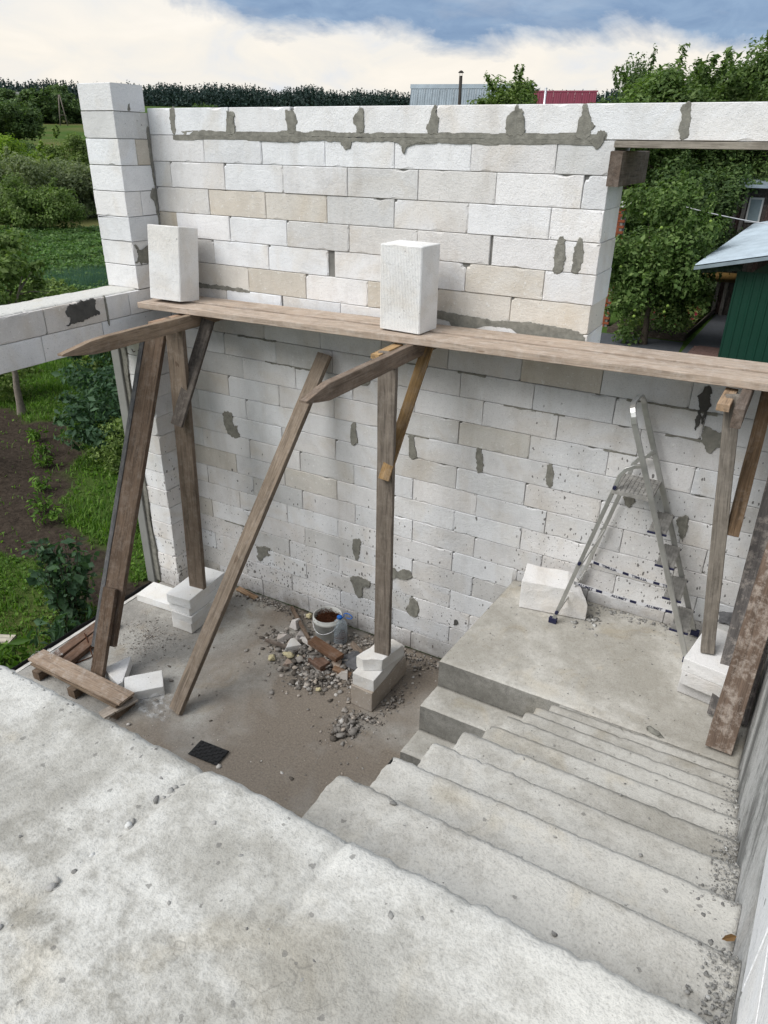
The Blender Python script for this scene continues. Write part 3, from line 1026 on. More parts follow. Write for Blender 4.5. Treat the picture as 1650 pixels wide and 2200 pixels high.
# smears traced by shape, in wall coordinates (x, z)
SMEARS = [
    ('mortar', [(0.545, 2.036), (0.592, 2.057), (0.651, 2.050), (0.656, 2.002), (0.657, 1.972), (0.674, 1.920), (0.717, 1.934), (0.701, 1.894), (0.727, 1.856), (0.731, 1.820), (0.661, 1.800), (0.596, 1.818), (0.556, 1.866), (0.541, 1.937)]),
    ('mortar', [(0.841, 0.607), (0.968, 0.644), (1.014, 0.636), (0.964, 0.586), (1.012, 0.564), (1.000, 0.543), (0.936, 0.527), (0.909, 0.482), (0.866, 0.440), (0.822, 0.477), (0.842, 0.527)]),
    ('mortar', [(1.999, 0.606), (2.068, 0.639), (2.176, 0.635), (2.220, 0.623), (2.216, 0.560), (2.142, 0.526), (2.133, 0.428), (2.094, 0.394), (2.053, 0.415), (2.037, 0.493), (2.006, 0.553)]),
    ('mortar', [(2.043, 1.046), (2.102, 1.063), (2.115, 1.009), (2.089, 0.837), (2.055, 0.826), (2.022, 0.909), (2.027, 0.989)]),
    ('mortar', [(2.422, 0.847), (2.485, 0.867), (2.511, 0.823), (2.548, 0.854), (2.598, 0.883), (2.654, 0.875), (2.668, 0.815), (2.620, 0.775), (2.551, 0.763), (2.513, 0.771), (2.424, 0.722)]),
    ('mortar', [(2.658, 0.586), (2.708, 0.590), (2.759, 0.514), (2.746, 0.421), (2.703, 0.382), (2.645, 0.398), (2.617, 0.457), (2.660, 0.520)]),
    ('mortar_dark', [(3.120, 0.496), (3.146, 0.512), (3.155, 0.475), (3.127, 0.445)]),
    ('mortar_dark', [(4.783, 3.000), (4.816, 3.001), (4.833, 2.963), (4.823, 2.949), (4.839, 2.907), (4.837, 2.849), (4.789, 2.823), (4.774, 2.879), (4.756, 2.909), (4.764, 2.948), (4.783, 2.963)]),
    ('mortar', [(4.832, 2.726), (4.863, 2.723), (4.934, 2.703), (5.003, 2.675), (5.013, 2.613), (4.949, 2.599), (4.920, 2.558), (4.892, 2.548), (4.858, 2.598), (4.832, 2.636)]),
    ('mortar', [(2.585, 2.211), (2.635, 2.216), (2.644, 2.132), (2.674, 2.079), (2.676, 2.025), (2.637, 2.002), (2.598, 2.035), (2.598, 2.133)]),
    ('mortar', [(3.212, 2.215), (3.242, 2.218), (3.261, 2.179), (3.276, 2.099), (3.273, 2.035), (3.232, 2.020), (3.217, 2.085)]),
    ('mortar', [(3.804, 2.217), (3.836, 2.220), (3.855, 2.159), (3.854, 2.078), (3.856, 2.027), (3.810, 2.047), (3.798, 2.105), (3.805, 2.168)]),
    ('mortar', [(2.025, 2.199), (2.062, 2.212), (2.071, 2.108), (2.092, 2.045), (2.024, 2.006), (2.012, 2.074)]),
    ('mortar', [(4.403, 2.125), (4.471, 2.132), (4.480, 2.076), (4.463, 2.023), (4.423, 2.027), (4.402, 2.076)]),
    ('mortar', [(4.796, 2.003), (4.837, 2.043), (4.870, 2.023), (4.877, 1.947), (4.868, 1.866), (4.837, 1.877), (4.816, 1.940)]),
    ('mortar', [(2.087, 2.585), (2.146, 2.621), (2.216, 2.627), (2.193, 2.587), (2.146, 2.569)]),
    ('mortar_dark', [(4.776, 2.83), (4.792, 2.83), (4.796, 2.74), (4.783, 2.685)]),
    ('mortar_dark', [(4.812, 2.83), (4.828, 2.83), (4.826, 2.76), (4.812, 2.74)]),
]
for k, (m_, pts_) in enumerate(SMEARS):
    patch(pts_, 100 + k * 1.7, m_, 0.008, 0.013)
# ragged smear along the lowest bed joint of the upper wall, above the planks
patch([(2.78, 3.27), (3.0, 3.26), (3.2, 3.255), (3.42, 3.25), (3.5, 3.27), (3.7, 3.265), (3.9, 3.245), (3.955, 3.19), (3.9, 3.14), (3.72, 3.15), (3.5, 3.165), (3.4, 3.21), (3.2, 3.205), (3.05, 3.18), (3.0, 3.11), (2.94, 3.12), (2.9, 3.2), (2.78, 3.22)], 108)
patch([(.3, 3.245), (.75, 3.25), (.95, 3.24), (.95, 3.222), (.6, 3.215), (.3, 3.215)], 109)
# thin squeeze-out lines along some lower bed joints
for k, (xa, xb, row) in enumerate([(.8, 1.25, 9), (2.2, 2.75, 9), (3.0, 3.25, 9), (4.3, 4.9, 9), (1.1, 1.7, 10), (3.4, 3.9, 10), (.42, .70, 19), (4.2, 4.45, 11), (2.5, 2.8, 12), (4.6, 4.95, 10)]):
    z = ZT - HB * row
    u_, d_ = [], []
    x = xa
    while x < xb:
        u_.append((x, z + 0.004 + 0.004 * abs(nz(x, k, 0, 15))))
        d_.append((x, z - 0.005 - 0.016 * abs(nz(x, k + .5, 0, 9))))
        x += 0.02
    patch(d_ + u_[::-1], 120 + k, 'mortar', 0.003, 0.004, sharp=True)

# ------------------------------------------------------------------ left wall: corner pillar, door lintel, jamb
LW = thing('left_block_wall', 'left block wall, corner pillar standing over a two course lintel and door jamb', 'wall', (-0.19, -0.2, 0))
PX0, PX1, PY0 = -0.385, 0.0, -0.36
TOPZ = 3.206


def lblock(x0, x1, y0, y1, z0, z1, c, chip=0.6, rot=False, dx=0.0, dy=0.0, mat='aac'):
    """rot: the worn face looks to +x instead of -y"""
    if rot:
        me = block_mesh(y1 - y0, z1 - z0 - 0.005, x1 - x0, mat, int((y0 * 7 + z0 * 13) * 10), chip)
        M = Matrix.Translation(((x0 + x1) / 2 + dx, (y0 + y1) / 2 + dy, (z0 + z1) / 2)) @ Matrix.Rotation(math.pi / 2, 4, 'Z')
    else:
        me = block_mesh(x1 - x0, z1 - z0 - 0.005, y1 - y0, mat, int((x0 * 7 + z0 * 13) * 10), chip)
        M = Matrix.Translation(((x0 + x1) / 2 + dx, (y0 + y1) / 2 + dy, (z0 + z1) / 2))
    return put('block', me, LW, M, col_jit(c))


pil = [WHITE, WHITE, LGREY, WHITE, WHITE, WHITE, GREY, LGREY]          # bottom to top
for i in range(8):
    z0, z1 = TOPZ + 0.2005 * i, TOPZ + 0.2005 * (i + 1)
    dx = RNG.uniform(-0.006, 0.006)
    if i == 5:
        lblock(PX0, PX1, PY0, -0.178, z0, z1, pil[i], dx=dx)
        lblock(PX0, PX1, -0.172, 0.41, z0, z1, TAN, dx=dx, rot=True)
    elif i == 3:
        lblock(PX0, PX1, PY0, -0.19, z0, z1, pil[i], dx=dx)
        lblock(PX0, PX1, -0.184, 0.41, z0, z1, LGREY, dx=dx, rot=True)
    else:
        lblock(PX0, PX1, PY0 + RNG.uniform(-.004, .004), -0.02 if i == 7 else 0.41, z0, z1, pil[i], dx=dx)
# lintel, two courses
for (ya, yb, c) in [(-4.2, -3.16, LGREY), (-3.155, -2.56, LGREY), (-2.555, -1.96, GREY), (-1.955, -1.362, (0.66, 0.63, 0.60)), (-1.356, -0.752, (0.66, 0.63, 0.60)), (-0.744, -0.486, LGREY), (-0.48, 0.40, WHITE)]:
    lblock(-0.385, 0.0, ya, yb, 3.0, TOPZ - 0.004, c, 1.0, True)
for (ya, yb, c) in [(-4.2, -3.24, LGREY), (-3.235, -2.64, LGREY), (-2.635, -2.035, WHITE), (-2.03, -1.425, WHITE), (-1.42, -0.815, WHITE), (-0.81, 0.40, WHITE)]:
    lblock(-0.385, 0.0, ya, yb, 2.785, 3.0, c, 0.6, True, dx=-0.003)
# thin bed of mortar on the lintel top
put('mortar_bed', grid_block('mortar_bed', -0.37, -0.02, -4.2, PY0 - 0.004, TOPZ + 0.006, TOPZ - 0.02, 'concrete_slab', 0.02, 0.010, (0.02, 0.02, 0, 0), 51.0, None, None, 0.012), LW)
# jamb below the lintel
for i in range(14):
    z0, z1 = 0.002 + 0.1985 * i, 0.002 + 0.1985 * (i + 1)
    dx = RNG.uniform(-0.006, 0.006)
    lblock(-0.29, PX1, PY0 + RNG.uniform(-.006, .006), 0.40, z0, z1, RNG.choice([WHITE, LGREY, WHITE, LGREY]), 0.8, dx=dx, mat='aac_wall')
bm = bmesh.new()
bm_box(bm, (-0.37, PY0 + 0.03, 0.005), (-0.014, 0.38, TOPZ - 0.02))
bm_box(bm, (-0.37, PY0 + 0.02, TOPZ - 0.02), (-0.018, 0.38, TOPZ + 1.40))
bm_box(bm, (-0.36, PY0 + 0.03, TOPZ + 1.39), (-0.03, -0.05, TOPZ + 1.58))
bm_box(bm, (-0.36, -4.15, 2.80), (-0.02, PY0, TOPZ - 0.012))
put('mortar_joint', from_bm('mortar_joint', bm, MATS['joint']), LW)
# cement board reveal on the outer side of the jamb with a rough mortar fillet
bm = bmesh.new()
bm_box(bm, (-0.455, -0.395, -0.02), (-0.345, 0.30, 2.78))
bmesh.ops.bevel(bm, geom=bm.edges[:], offset=0.006, segments=1, affect='EDGES')
put('reveal_board', from_bm('reveal_board', bm, MATS['cement_board']), LW)
tl = lambda u, w, d: (u, PY0 - d - 0.001, w)
L_, R_ = [], []
z = 0.02
while z < 2.77:
    L_.append((-0.35, z))
    R_.append((-0.285 + 0.030 * fbm(z, 3.0, 0, 1.7, 4), z))
    z += 0.03
patch(L_ + R_[::-1], 150, 'mortar', 0.012, 0.006, LW, to3=tl, name='mortar_fillet', sharp=True)
patch([(-.02, 2.36), (-.10, 2.33), (-.15, 2.25), (-.16, 2.12), (-.10, 2.05), (-.01, 2.03)], 151, 'mortar', 0.006, parent=LW, to3=tl)
# smears on pillar and lintel faces that look to +x
tx = lambda u, w, d: (0.001 + d, u, w)
patch([(-1.10, 3.19), (-.86, 3.20), (-.855, 3.13), (-.82, 3.07), (-.90, 3.065), (-.96, 3.05), (-1.12, 3.04), (-1.17, 3.03), (-1.12, 3.08), (-1.16, 3.14)], 152, 'mortar_dark', 0.006, 0.016, parent=LW, to3=tx)
patch([(-.755, 3.19), (-.738, 3.19), (-.735, 2.98), (-.75, 2.98)], 153, 'mortar', 0.004, 0.004, parent=LW, to3=tx)
patch([(-.33, 3.58), (-.25, 3.52), (-.10, 3.60), (-.06, 3.52), (-.10, 3.44), (-.25, 3.42), (-.34, 3.44), (-.30, 3.50)], 154, 'mortar', 0.004, 0.03, parent=LW, to3=tx)
patch([(-.03, 4.44), (-.004, 4.44), (-.004, 3.62), (-.02, 3.62), (-.03, 3.9), (-.07, 3.95), (-.05, 4.02), (-.015, 4.04), (-.03, 4.25)], 155, 'mortar', 0.004, 0.008, parent=LW, to3=tx)
patch([(-.20, 4.66), (-.185, 4.665), (-.18, 4.635), (-.19, 4.62), (-.21, 4.62)], 156, 'mortar', 0.002, 0.008, parent=LW, to3=tx)

# ------------------------------------------------------------------ right wall
RWALL = thing('right_wall', 'grey concrete wall beside the stairs with a white block course above', 'wall', (5.6, -3.0, 0))
A_, B_ = wall_x(-9.0), wall_x(-0.004)


def skew_box(name, x0off, x1off, y0, y1, z0, z1, mat):
    V = []
    for z in (z0, z1):
        for (xo, y) in ((x0off, y0), (x1off, y0), (x1off, y1), (x0off, y1)):
            V.append((wall_x(y) + xo, y, z))
    F = [(3, 2, 1, 0), (4, 5, 6, 7), (0, 1, 5, 4), (1, 2, 6, 5), (2, 3, 7, 6), (3, 0, 4, 7)]
    return mesh(name, V, F, MATS[mat])


put('concrete_face', skew_box('concrete_face', 0.001, 0.3, -9.0, -0.004, 0.0, 3.178, 'concrete_wall'), RWALL)
put('mortar_joint', skew_box('mortar_joint', 0.012, 0.26, -8.9, -0.02, 3.18, 3.78, 'joint'), RWALL)
for r in range(3):
    y = -9.0 + (0.3 if r % 2 else 0)
    z0 = 3.182 + 0.2018 * r
    while y < -0.3:
        yb = min(y + 0.595, -0.01)
        me = block_mesh(yb - y, 0.198, 0.29, 'aac', r % 3, 0.8)
        ang = math.atan(0.055)
        yc = (y + yb) / 2
        M = Matrix.Translation((wall_x(yc) + 0.128, yc, z0 + 0.1)) @ Matrix.Rotation(-math.pi / 2 - ang, 4, 'Z')
        put('block', me, RWALL, M, col_jit(WHITE))
        y = yb + 0.005

# ------------------------------------------------------------------ formwork left under the ring beam
def board_mesh(L, W, T, mat, seed=0, seg=0.12, wane=0.0, bow=0.0, point=None):
    """Board, X along its length, Y its width, Z its thickness. Slightly uneven arrises; point = length of a pointed end."""
    rng = random.Random(seed)
    n = max(2, int(L / seg))
    V, F = [], []
    prof = [(-.5, -.5), (.5, -.5), (.5, .5), (-.5, .5)]
    ch = min(W, T) * 0.06
    for i in range(n + 1):
        s = i / n
        x = -L / 2 + L * s
        wl = W * (1 + 0.012 * math.sin(seed + s * 7)) + wane * (nz(s * 5, seed, 0, 1.0))
        for (a, b) in prof:
            # two points for each corner give a small chamfer
            sa, sb = (1 if a > 0 else -1), (1 if b > 0 else -1)
            j = lambda k: 0.0016 * nz(x * 3, seed + k, a + b, 3.0)
            p1 = (sa * (wl / 2 - ch), sb * T / 2)
            p2 = (sa * wl / 2, sb * (T / 2 - ch))
            q = (p1, p2) if sa * sb < 0 else (p2, p1)
            for (yy, zz) in q:
                V.append((x, yy + j(1) + bow * math.sin(math.pi * s), zz + j(2)))
    m = 8
    for i in range(n):
        for k in range(m):
            k2 = (k + 1) % m
            F.append((i * m + k, i * m + k2, (i + 1) * m + k2, (i + 1) * m + k))
    F.append(tuple(range(m - 1, -1, -1)))
    F.append(tuple(range(n * m, n * m + m)))
    if point:
        for i in range((n + 1) * m):
            x, y, z = V[i]
            d = (x + L / 2)
            if d < point:
                V[i] = (x, y * (0.12 + 0.88 * d / point) + (0.25 * W) * (1 - d / point) * 0.0, z)
    me = mesh('board', V, F, MATS[mat])
    bm = bmesh.new()
    bm.from_mesh(me)
    bmesh.ops.recalc_face_normals(bm, faces=bm.faces[:])
    bm.to_mesh(me)
    bm.free()
    return me


def board(name, p0, p1, side, W, T, color, mat='wood', parent=None, seed=None, **kw):
    M, L = frame(p0, p1, side)
    seed = seed if seed is not None else RNG.randrange(999)
    return put(name, board_mesh(L, W, T, mat, seed, **kw), parent, M, color)


o = board('formwork_board', (3.965, 0.17, 4.42), (5.9, 0.17, 4.421), (0, 1, 0), 0.40, 0.038, (0.30, 0.27, 0.225))
tag(o, 'flat weathered board under the ring beam spanning the window opening', 'board')
o = board('timber_stub', (4.004, -0.10, 4.283), (4.004, 0.72, 4.283), (0, 0, 1), 0.20, 0.075, (0.125, 0.095, 0.075))
tag(o, 'short thick timber fixed to the wall end under the ring beam', 'timber')
# ------------------------------------------------------------------ scaffold
BROWN = (0.125, 0.078, 0.048)
DBROWN = (0.085, 0.056, 0.038)
GREYW = (0.185, 0.155, 0.125)
TANW = (0.36, 0.255, 0.175)
HONEY = (0.26, 0.155, 0.065)


def plz(x):                       # top of the planks
    return 3.128 + 0.0155 * x


# (plank shapes are built lengthwise along x)
for (ya, yb, lab, x0, dz, sd) in ((-0.505, -0.288, 'front plank of the scaffold, dusty tan, nearest the camera', 0.12, 0.0, 5), (-0.268, -0.045, 'rear plank of the scaffold, dusty tan, against the block wall', 0.06, 0.009, 8)):
    yc = (ya + yb) / 2
    M, L = frame((x0, yc, plz(x0) - 0.025 + dz), (5.5, yc + 0.006, plz(5.5) - 0.025 + dz), (0, 1, 0))
    o = put('scaffold_plank', board_mesh(L, yb - ya, 0.05, 'wood_dusty', sd, 0.15), None, M, (0.45, 0.36, 0.285))
    tag(o, lab, 'plank', 'scaffold planks')


def trestle(label, x, tip_y, tip, post_w, post_t, base, top_y, brace, cols, arm_w=0.112):
    zt = plz(x) - 0.052
    t = thing('scaffold_trestle', label, 'trestle', (x, -0.7, base[2]), 'trestles under the scaffold planks')
    # arm: pointed towards the camera
    board('arm', (x, tip_y, zt - arm_w / 2), (x + 0.01, -0.02, zt - arm_w / 2), (0, 0, 1), arm_w, 0.055, cols[0], parent=t, point=tip)
    p0 = Vector(base)
    p1 = Vector((x - 0.058, top_y, zt - 0.02))
    board('post', p0, p1, (1, 0.12, 0), post_w, post_t, cols[1], parent=t, wane=0.006)
    if brace:
        board('brace', brace[0], brace[1], (1, 0.3, 0), brace[2], 0.04, cols[2], parent=t)
    return t


trestle('left scaffold trestle with a wide brown post and pointed arm', 0.70, -1.80, 0.30, 0.175, 0.05, (0.595, -0.665, 0.40), -0.60, ((0.66, -0.74, 2.16), (0.80, -0.36, 3.03), 0.11), ((0.27, 0.20, 0.14), (0.175, 0.135, 0.102), (0.10, 0.085, 0.073)))
trestle('middle scaffold trestle with grey post and honey coloured brace', 2.82, -1.82, 0.22, 0.135, 0.05, (2.755, -0.70, 0.455), -0.70, ((2.775, -0.76, 2.14), (2.865, -0.28, 3.06), 0.085), ((0.20, 0.15, 0.112), (0.20, 0.168, 0.138), (0.30, 0.19, 0.085)))
trestle('right scaffold trestle with square ended arm beside the stepladder', 5.045, -0.90, None, 0.085, 0.075, (5.208, -0.70, 1.452), -0.58, ((5.17, -0.64, 2.28), (5.16, -0.20, 3.10), 0.075), ((0.14, 0.108, 0.086), (0.22, 0.195, 0.165), (0.16, 0.105, 0.062)))
# short packing offcuts on the arms, seen between arm and planks
o = board('packing_offcut', (2.70, -0.78, 3.075), (2.715, -0.45, 3.085), (1, 0, 0), 0.07, 0.035, (0.42, 0.27, 0.13))
tag(o, 'small orange offcut nailed beside the arm of the middle trestle', 'offcut', 'packing offcuts')
o = board('packing_offcut', (4.955, -0.75, 3.10), (4.965, -0.42, 3.11), (1, 0, 0), 0.07, 0.04, (0.36, 0.25, 0.16))
tag(o, 'small pale offcut nailed beside the arm of the right trestle', 'offcut', 'packing offcuts')
o = board('packing_offcut', (0.575, -0.80, 3.045), (0.585, -0.42, 3.05), (1, 0, 0), 0.07, 0.04, (0.33, 0.22, 0.15))
tag(o, 'small reddish offcut nailed beside the arm of the left trestle', 'offcut', 'packing offcuts')

# leaning boards
t = thing('leaning_prop', 'long dark brown prop of two joined boards leaning at the left jamb', 'prop', (0.45, -1.86, 0))
board('board', (0.425, -1.70, 0.30), (0.215, -0.42, 2.84), (1, 0.15, 0), 0.20, 0.05, (0.155, 0.108, 0.076), parent=t)
board('board', (0.47, -1.915, 0.015), (0.395, -1.52, 0.80), (1, 0.15, 0), 0.135, 0.045, (0.13, 0.088, 0.06), parent=t)
board('edge_batten', (0.312, -1.74, 0.26), (0.102, -0.45, 2.84), (1, 0.15, 0), 0.045, 0.055, (0.12, 0.12, 0.122), parent=t)
o = board('leaning_board', (1.335, -1.815, 0.012), (1.79, -0.05, 2.80), (1, -0.1, 0.1), 0.142, 0.045, (0.225, 0.178, 0.135), 'wood')
tag(o, 'long grey brown board leaning from the floor against the rear wall', 'board')
# boards at the right edge
o = board('leaning_board', (5.405, -1.225, 1.13), (5.47, -0.18, 2.95), (1, 0.0, -0.05), 0.15, 0.045, (0.15, 0.108, 0.082), 'wood_dusty', wane=0.01)
tag(o, 'thick rough brown board with mortar spots leaning at the right wall', 'board')
o = board('leaning_board', (5.42, -0.93, 1.14), (5.40, -0.06, 2.75), (1, 0.05, 0), 0.24, 0.022, (0.125, 0.115, 0.11), 'wood_dusty')
tag(o, 'thin wide grey board with orange edge behind the rough leaning board', 'board')


# ------------------------------------------------------------------ loose aerated blocks
def rough_block(L, W, H, seed, mat='aac', jit=0.003, cuts=None, ribs=False, n=5):
    """Loose block, origin at the base centre, with softened uneven faces. cuts = list of (point, normal) planes sawn or broken off."""
    bm = bmesh.new()
    bmesh.ops.create_cube(bm, size=1.0)
    for v in bm.verts:
        v.co = Vector((v.co.x * L, v.co.y * W, (v.co.z + 0.5) * H))
    for (p, nn) in cuts or []:
        r = bmesh.ops.bisect_plane(bm, geom=bm.verts[:] + bm.edges[:] + bm.faces[:], plane_co=p, plane_no=nn, clear_outer=True)
        ed = [e for e in r['geom_cut'] if isinstance(e, bmesh.types.BMEdge)]
        bmesh.ops.contextual_create(bm, geom=ed)
    bmesh.ops.bevel(bm, geom=bm.edges[:], offset=0.006, segments=2, affect='EDGES', profile=0.6)
    bmesh.ops.triangulate(bm, faces=[f for f in bm.faces if len(f.verts) > 4])
    for _ in range(2):
        lng = [e for e in bm.edges if e.calc_length() > 0.07]
        if not lng:
            break
        bmesh.ops.subdivide_edges(bm, edges=lng, cuts=1)
        bmesh.ops.triangulate(bm, faces=[f for f in bm.faces if len(f.verts) > 4])
    for v in bm.verts:
        c = v.co
        k = fbm(c.x + seed, c.y, c.z, 9.0, 3)
        v.co += Vector((nz(c.x, c.y, c.z + seed, 14), nz(c.y, c.z, c.x + seed, 14), nz(c.z, c.x, c.y + seed, 14) if c.z > 0.02 else 0)) * jit * (1 + k)
    return from_bm('loose_block', bm, MATS[mat])


def loose(name, label, cat, loc, rz, L, W, H, color=WHITE, group=None, tilt=(0, 0), seed=0, **kw):
    me = rough_block(L, W, H, seed, **kw)
    M = Matrix.Translation(loc) @ Matrix.Rotation(math.radians(rz), 4, 'Z') @ Matrix.Rotation(math.radians(tilt[0]), 4, 'X') @ Matrix.Rotation(math.radians(tilt[1]), 4, 'Y')
    o = put(name, me, None, M, color)
    return tag(o, label, cat, group)


# ribbed blocks stood on end on the planks
def ribbed_block(L, W, H, seed):
    """on end: ribs run vertically on the front (-Y) face"""
    bm = bmesh.new()
    n = 26
    V = []
    prof = [(-L / 2, W / 2)]
    prof = []
    for i in range(2 * n + 1):
        x = -L / 2 + 0.006 + (L - 0.012) * i / (2 * n)
        prof.append((x, -W / 2 + (0.0 if i % 2 else 0.0028)))
    prof = [(-L / 2, W / 2), (-L / 2, -W / 2 + 0.008)] + prof + [(L / 2, -W / 2 + 0.008), (L / 2, W / 2)]
    levels = [0, 0.006, H * 0.33, H * 0.66, H - 0.02, H - 0.005, H]
    rings = []
    for j, z in enumerate(levels):
        s = 0.995 if j in (0, len(levels) - 1) else 1.0
        s = 0.97 if j == len(levels) - 1 else s
        rings.append([bm.verts.new((x * s, y * s, z + (0.006 * nz(x, y, seed, 12) if j >= 4 else 0))) for x, y in prof])
    m = len(prof)
    for j in range(len(levels) - 1):
        for i in range(m):
            k = (i + 1) % m
            bm.faces.new((rings[j][i], rings[j][k], rings[j + 1][k], rings[j + 1][i]))
    bm.faces.new(rings[0][::-1])
    bm.faces.new(rings[-1])
    return from_bm('standing_block', bm, MATS['aac'])


o = put('standing_block', ribbed_block(0.345, 0.25, 0.595, 3), None, Matrix.Translation((2.70, -0.29, plz(2.7) + 0.012)) @ Matrix.Rotation(math.radians(-4), 4, 'Z'), (0.80, 0.795, 0.78))
tag(o, 'ribbed white block standing on end in the middle of the scaffold planks', 'block', 'blocks standing on the planks')
o = put('standing_block', ribbed_block(0.35, 0.24, 0.605, 7), None, Matrix.Translation((0.37, -0.30, plz(0.37) + 0.016)) @ Matrix.Rotation(math.radians(2), 4, 'Z') @ Matrix.Rotation(math.radians(-7), 4, 'X'), (0.80, 0.795, 0.78))
tag(o, 'ribbed white block leaning back at the left end of the scaffold planks', 'block', 'blocks standing on the planks')

# stack of sawn slabs under the left post
hs = [0.115, 0.085, 0.09, 0.105]
z = 0.004
lab = ['lowest sawn slab in the stack under the left trestle post', 'second sawn slab from the floor under the left trestle post', 'third sawn slab from the floor under the left trestle post', 'topmost sawn slab in the stack under the left trestle post']
for k in range(4):
    loose('sawn_slab', lab[k], 'slab', (0.55 + [0, .005, -.012, -.02][k], -0.62 + [0, .0, .015, .0][k], z), 92 + [0, 1, -2, 3][k], 0.58, 0.25 + 0.012 * k, hs[k], (0.80, 0.80, 0.79) if k > 1 else (0.74, 0.73, 0.71), 'sawn slabs under the left post', seed=k)
    z += hs[k] + 0.001
loose('sawn_slab', 'white sawn slab lying flat on the floor beside the left jamb', 'slab', (0.045, -0.61, 0.004), 4, 0.56, 0.27, 0.085, (0.82, 0.82, 0.81), None, seed=6)
# support under the middle post
loose('support_block', 'dirt stained block at the bottom under the middle trestle post', 'block', (2.705, -0.66, 0.004), 88, 0.60, 0.215, 0.205, (0.40, 0.35, 0.30), 'support blocks under the middle post', seed=11, jit=0.004)
loose('support_block', 'second block from the floor under the middle trestle post, sheared at one side', 'block', (2.70, -0.655, 0.21), 90, 0.57, 0.21, 0.125, (0.72, 0.71, 0.69), 'support blocks under the middle post', seed=12, jit=0.006, cuts=[((0.20, 0.06, 0), (0.35, 1, 0.25))])
loose('support_block', 'topmost chipped block under the middle trestle post', 'block', (2.72, -0.68, 0.336), 78, 0.40, 0.20, 0.115, (0.76, 0.75, 0.73), 'support blocks under the middle post', seed=13, jit=0.007, cuts=[((-0.14, -0.05, 0.0), (-1, -0.9, 0.1)), ((0.18, 0.05, 0), (1, 0.7, 0))])
# support under the right post
loose('support_block', 'lower grey block under the right trestle post on the landing', 'block', (5.30, -0.59, LZ + 0.006), 82, 0.44, 0.36, 0.115, (0.55, 0.54, 0.53), 'support blocks under the right post', seed=15)
loose('support_block', 'middle rough sawn block under the right trestle post on the landing', 'block', (5.275, -0.64, LZ + 0.122), 80, 0.46, 0.29, 0.105, (0.70, 0.69, 0.68), 'support blocks under the right post', seed=16, jit=0.005)
loose('support_block', 'topmost white block under the right trestle post on the landing', 'block', (5.275, -0.63, LZ + 0.228), 80, 0.48, 0.30, 0.10, (0.80, 0.79, 0.78), 'support blocks under the right post', seed=17, jit=0.004)
# broken lump behind the ladder foot
loose('broken_block', 'broken white block lump on the landing behind the ladder foot', 'block', (4.05, -0.20, LZ + 0.006), 10, 0.52, 0.27, 0.25, (0.78, 0.765, 0.75), seed=21, jit=0.007, cuts=[((0.08, 0, 0.25), (0.42, 0.05, 1)), ((0.22, 0.0, 0.12), (1, 0.35, 0.4))])
loose('cut_wedge', 'white triangular offcut of block beside the dark leaning prop', 'offcut', (0.63, -1.72, 0.005), -18, 0.30, 0.26, 0.10, (0.74, 0.73, 0.72), seed=22, cuts=[((0.0, 0.03, 0), (0.75, 1, 0))])
loose('cut_block', 'flat white block lying at the end of the pallet boards', 'block', (0.90, -1.745, 0.005), 48, 0.33, 0.235, 0.095, (0.77, 0.765, 0.75), seed=23)

# ------------------------------------------------------------------ low things by the door opening
o = board('timber_offcut', (-0.135, -1.88, 0.035), (-0.20, -1.22, 0.035), (1, 0, 0), 0.105, 0.05, (0.165, 0.10, 0.068))
tag(o, 'brown timber offcut on the floor nearest the grass', 'timber', 'timber offcuts on the floor')
o = board('timber_offcut', (0.015, -1.875, 0.035), (-0.085, -1.20, 0.035), (1, 0, 0), 0.115, 0.055, (0.15, 0.088, 0.058))
tag(o, 'brown timber offcut on the floor nearer the dark leaning prop', 'timber', 'timber offcuts on the floor')
t = thing('pallet', 'low wooden pallet with a pale warped top board at the slab corner', 'pallet', (0.4, -2.0, 0))
board('top_board', (-0.19, -2.01, 0.145), (1.0, -2.02, 0.155), (0, 1, 0), 0.17, 0.022, (0.36, 0.27, 0.20), 'wood_dusty', parent=t)
board('lower_board', (-0.15, -2.03, 0.115), (0.96, -2.04, 0.118), (0, 1, 0), 0.15, 0.022, (0.20, 0.145, 0.10), parent=t)
for xx in (-0.05, 0.42, 0.93):
    board('bearer', (xx, -2.14, 0.05), (xx, -1.93, 0.05), (1, 0, 0), 0.09, 0.09, (0.13, 0.09, 0.06), parent=t)
board('slat', (0.90, -2.22, 0.085), (0.98, -1.92, 0.085), (1, 0, 0), 0.10, 0.02, (0.42, 0.36, 0.30), 'wood_dusty', parent=t)
# bent rebar stirrup
def tube(name, pts, r, mat, parent=None, sides=7, smooth=True, closed=False, color=None):
    pts = [Vector(p) for p in pts]
    n = len(pts)
    V, F = [], []
    rr = r if isinstance(r, (list, tuple)) else [r] * n
    prev = None
    for i, p in enumerate(pts):
        a = pts[(i - 1) % n] if (i > 0 or closed) else p
        b = pts[(i + 1) % n] if (i < n - 1 or closed) else p
        d = (b - a).normalized()
        ref = Vector((0, 0, 1)) if abs(d.z) < 0.9 else Vector((1, 0, 0))
        if prev is not None:
            ref = prev
        s = d.cross(ref)
        if s.length < 1e-6:
            s = d.orthogonal()
        s.normalize()
        u = s.cross(d).normalized()
        prev = u
        for k in range(sides):
            an = 2 * math.pi * k / sides
            V.append(p + (s * math.cos(an) + u * math.sin(an)) * rr[i])
    for i in range(n if closed else n - 1):
        j = (i + 1) % n
        for k in range(sides):
            k2 = (k + 1) % sides
            F.append((i * sides + k, i * sides + k2, j * sides + k2, j * sides + k))
    if not closed:
        F.append(tuple(range(sides - 1, -1, -1)))
        F.append(tuple(range((n - 1) * sides, n * sides)))
    me = mesh(name, V, F, MATS[mat], smooth)
    return put(name, me, parent, None, color)


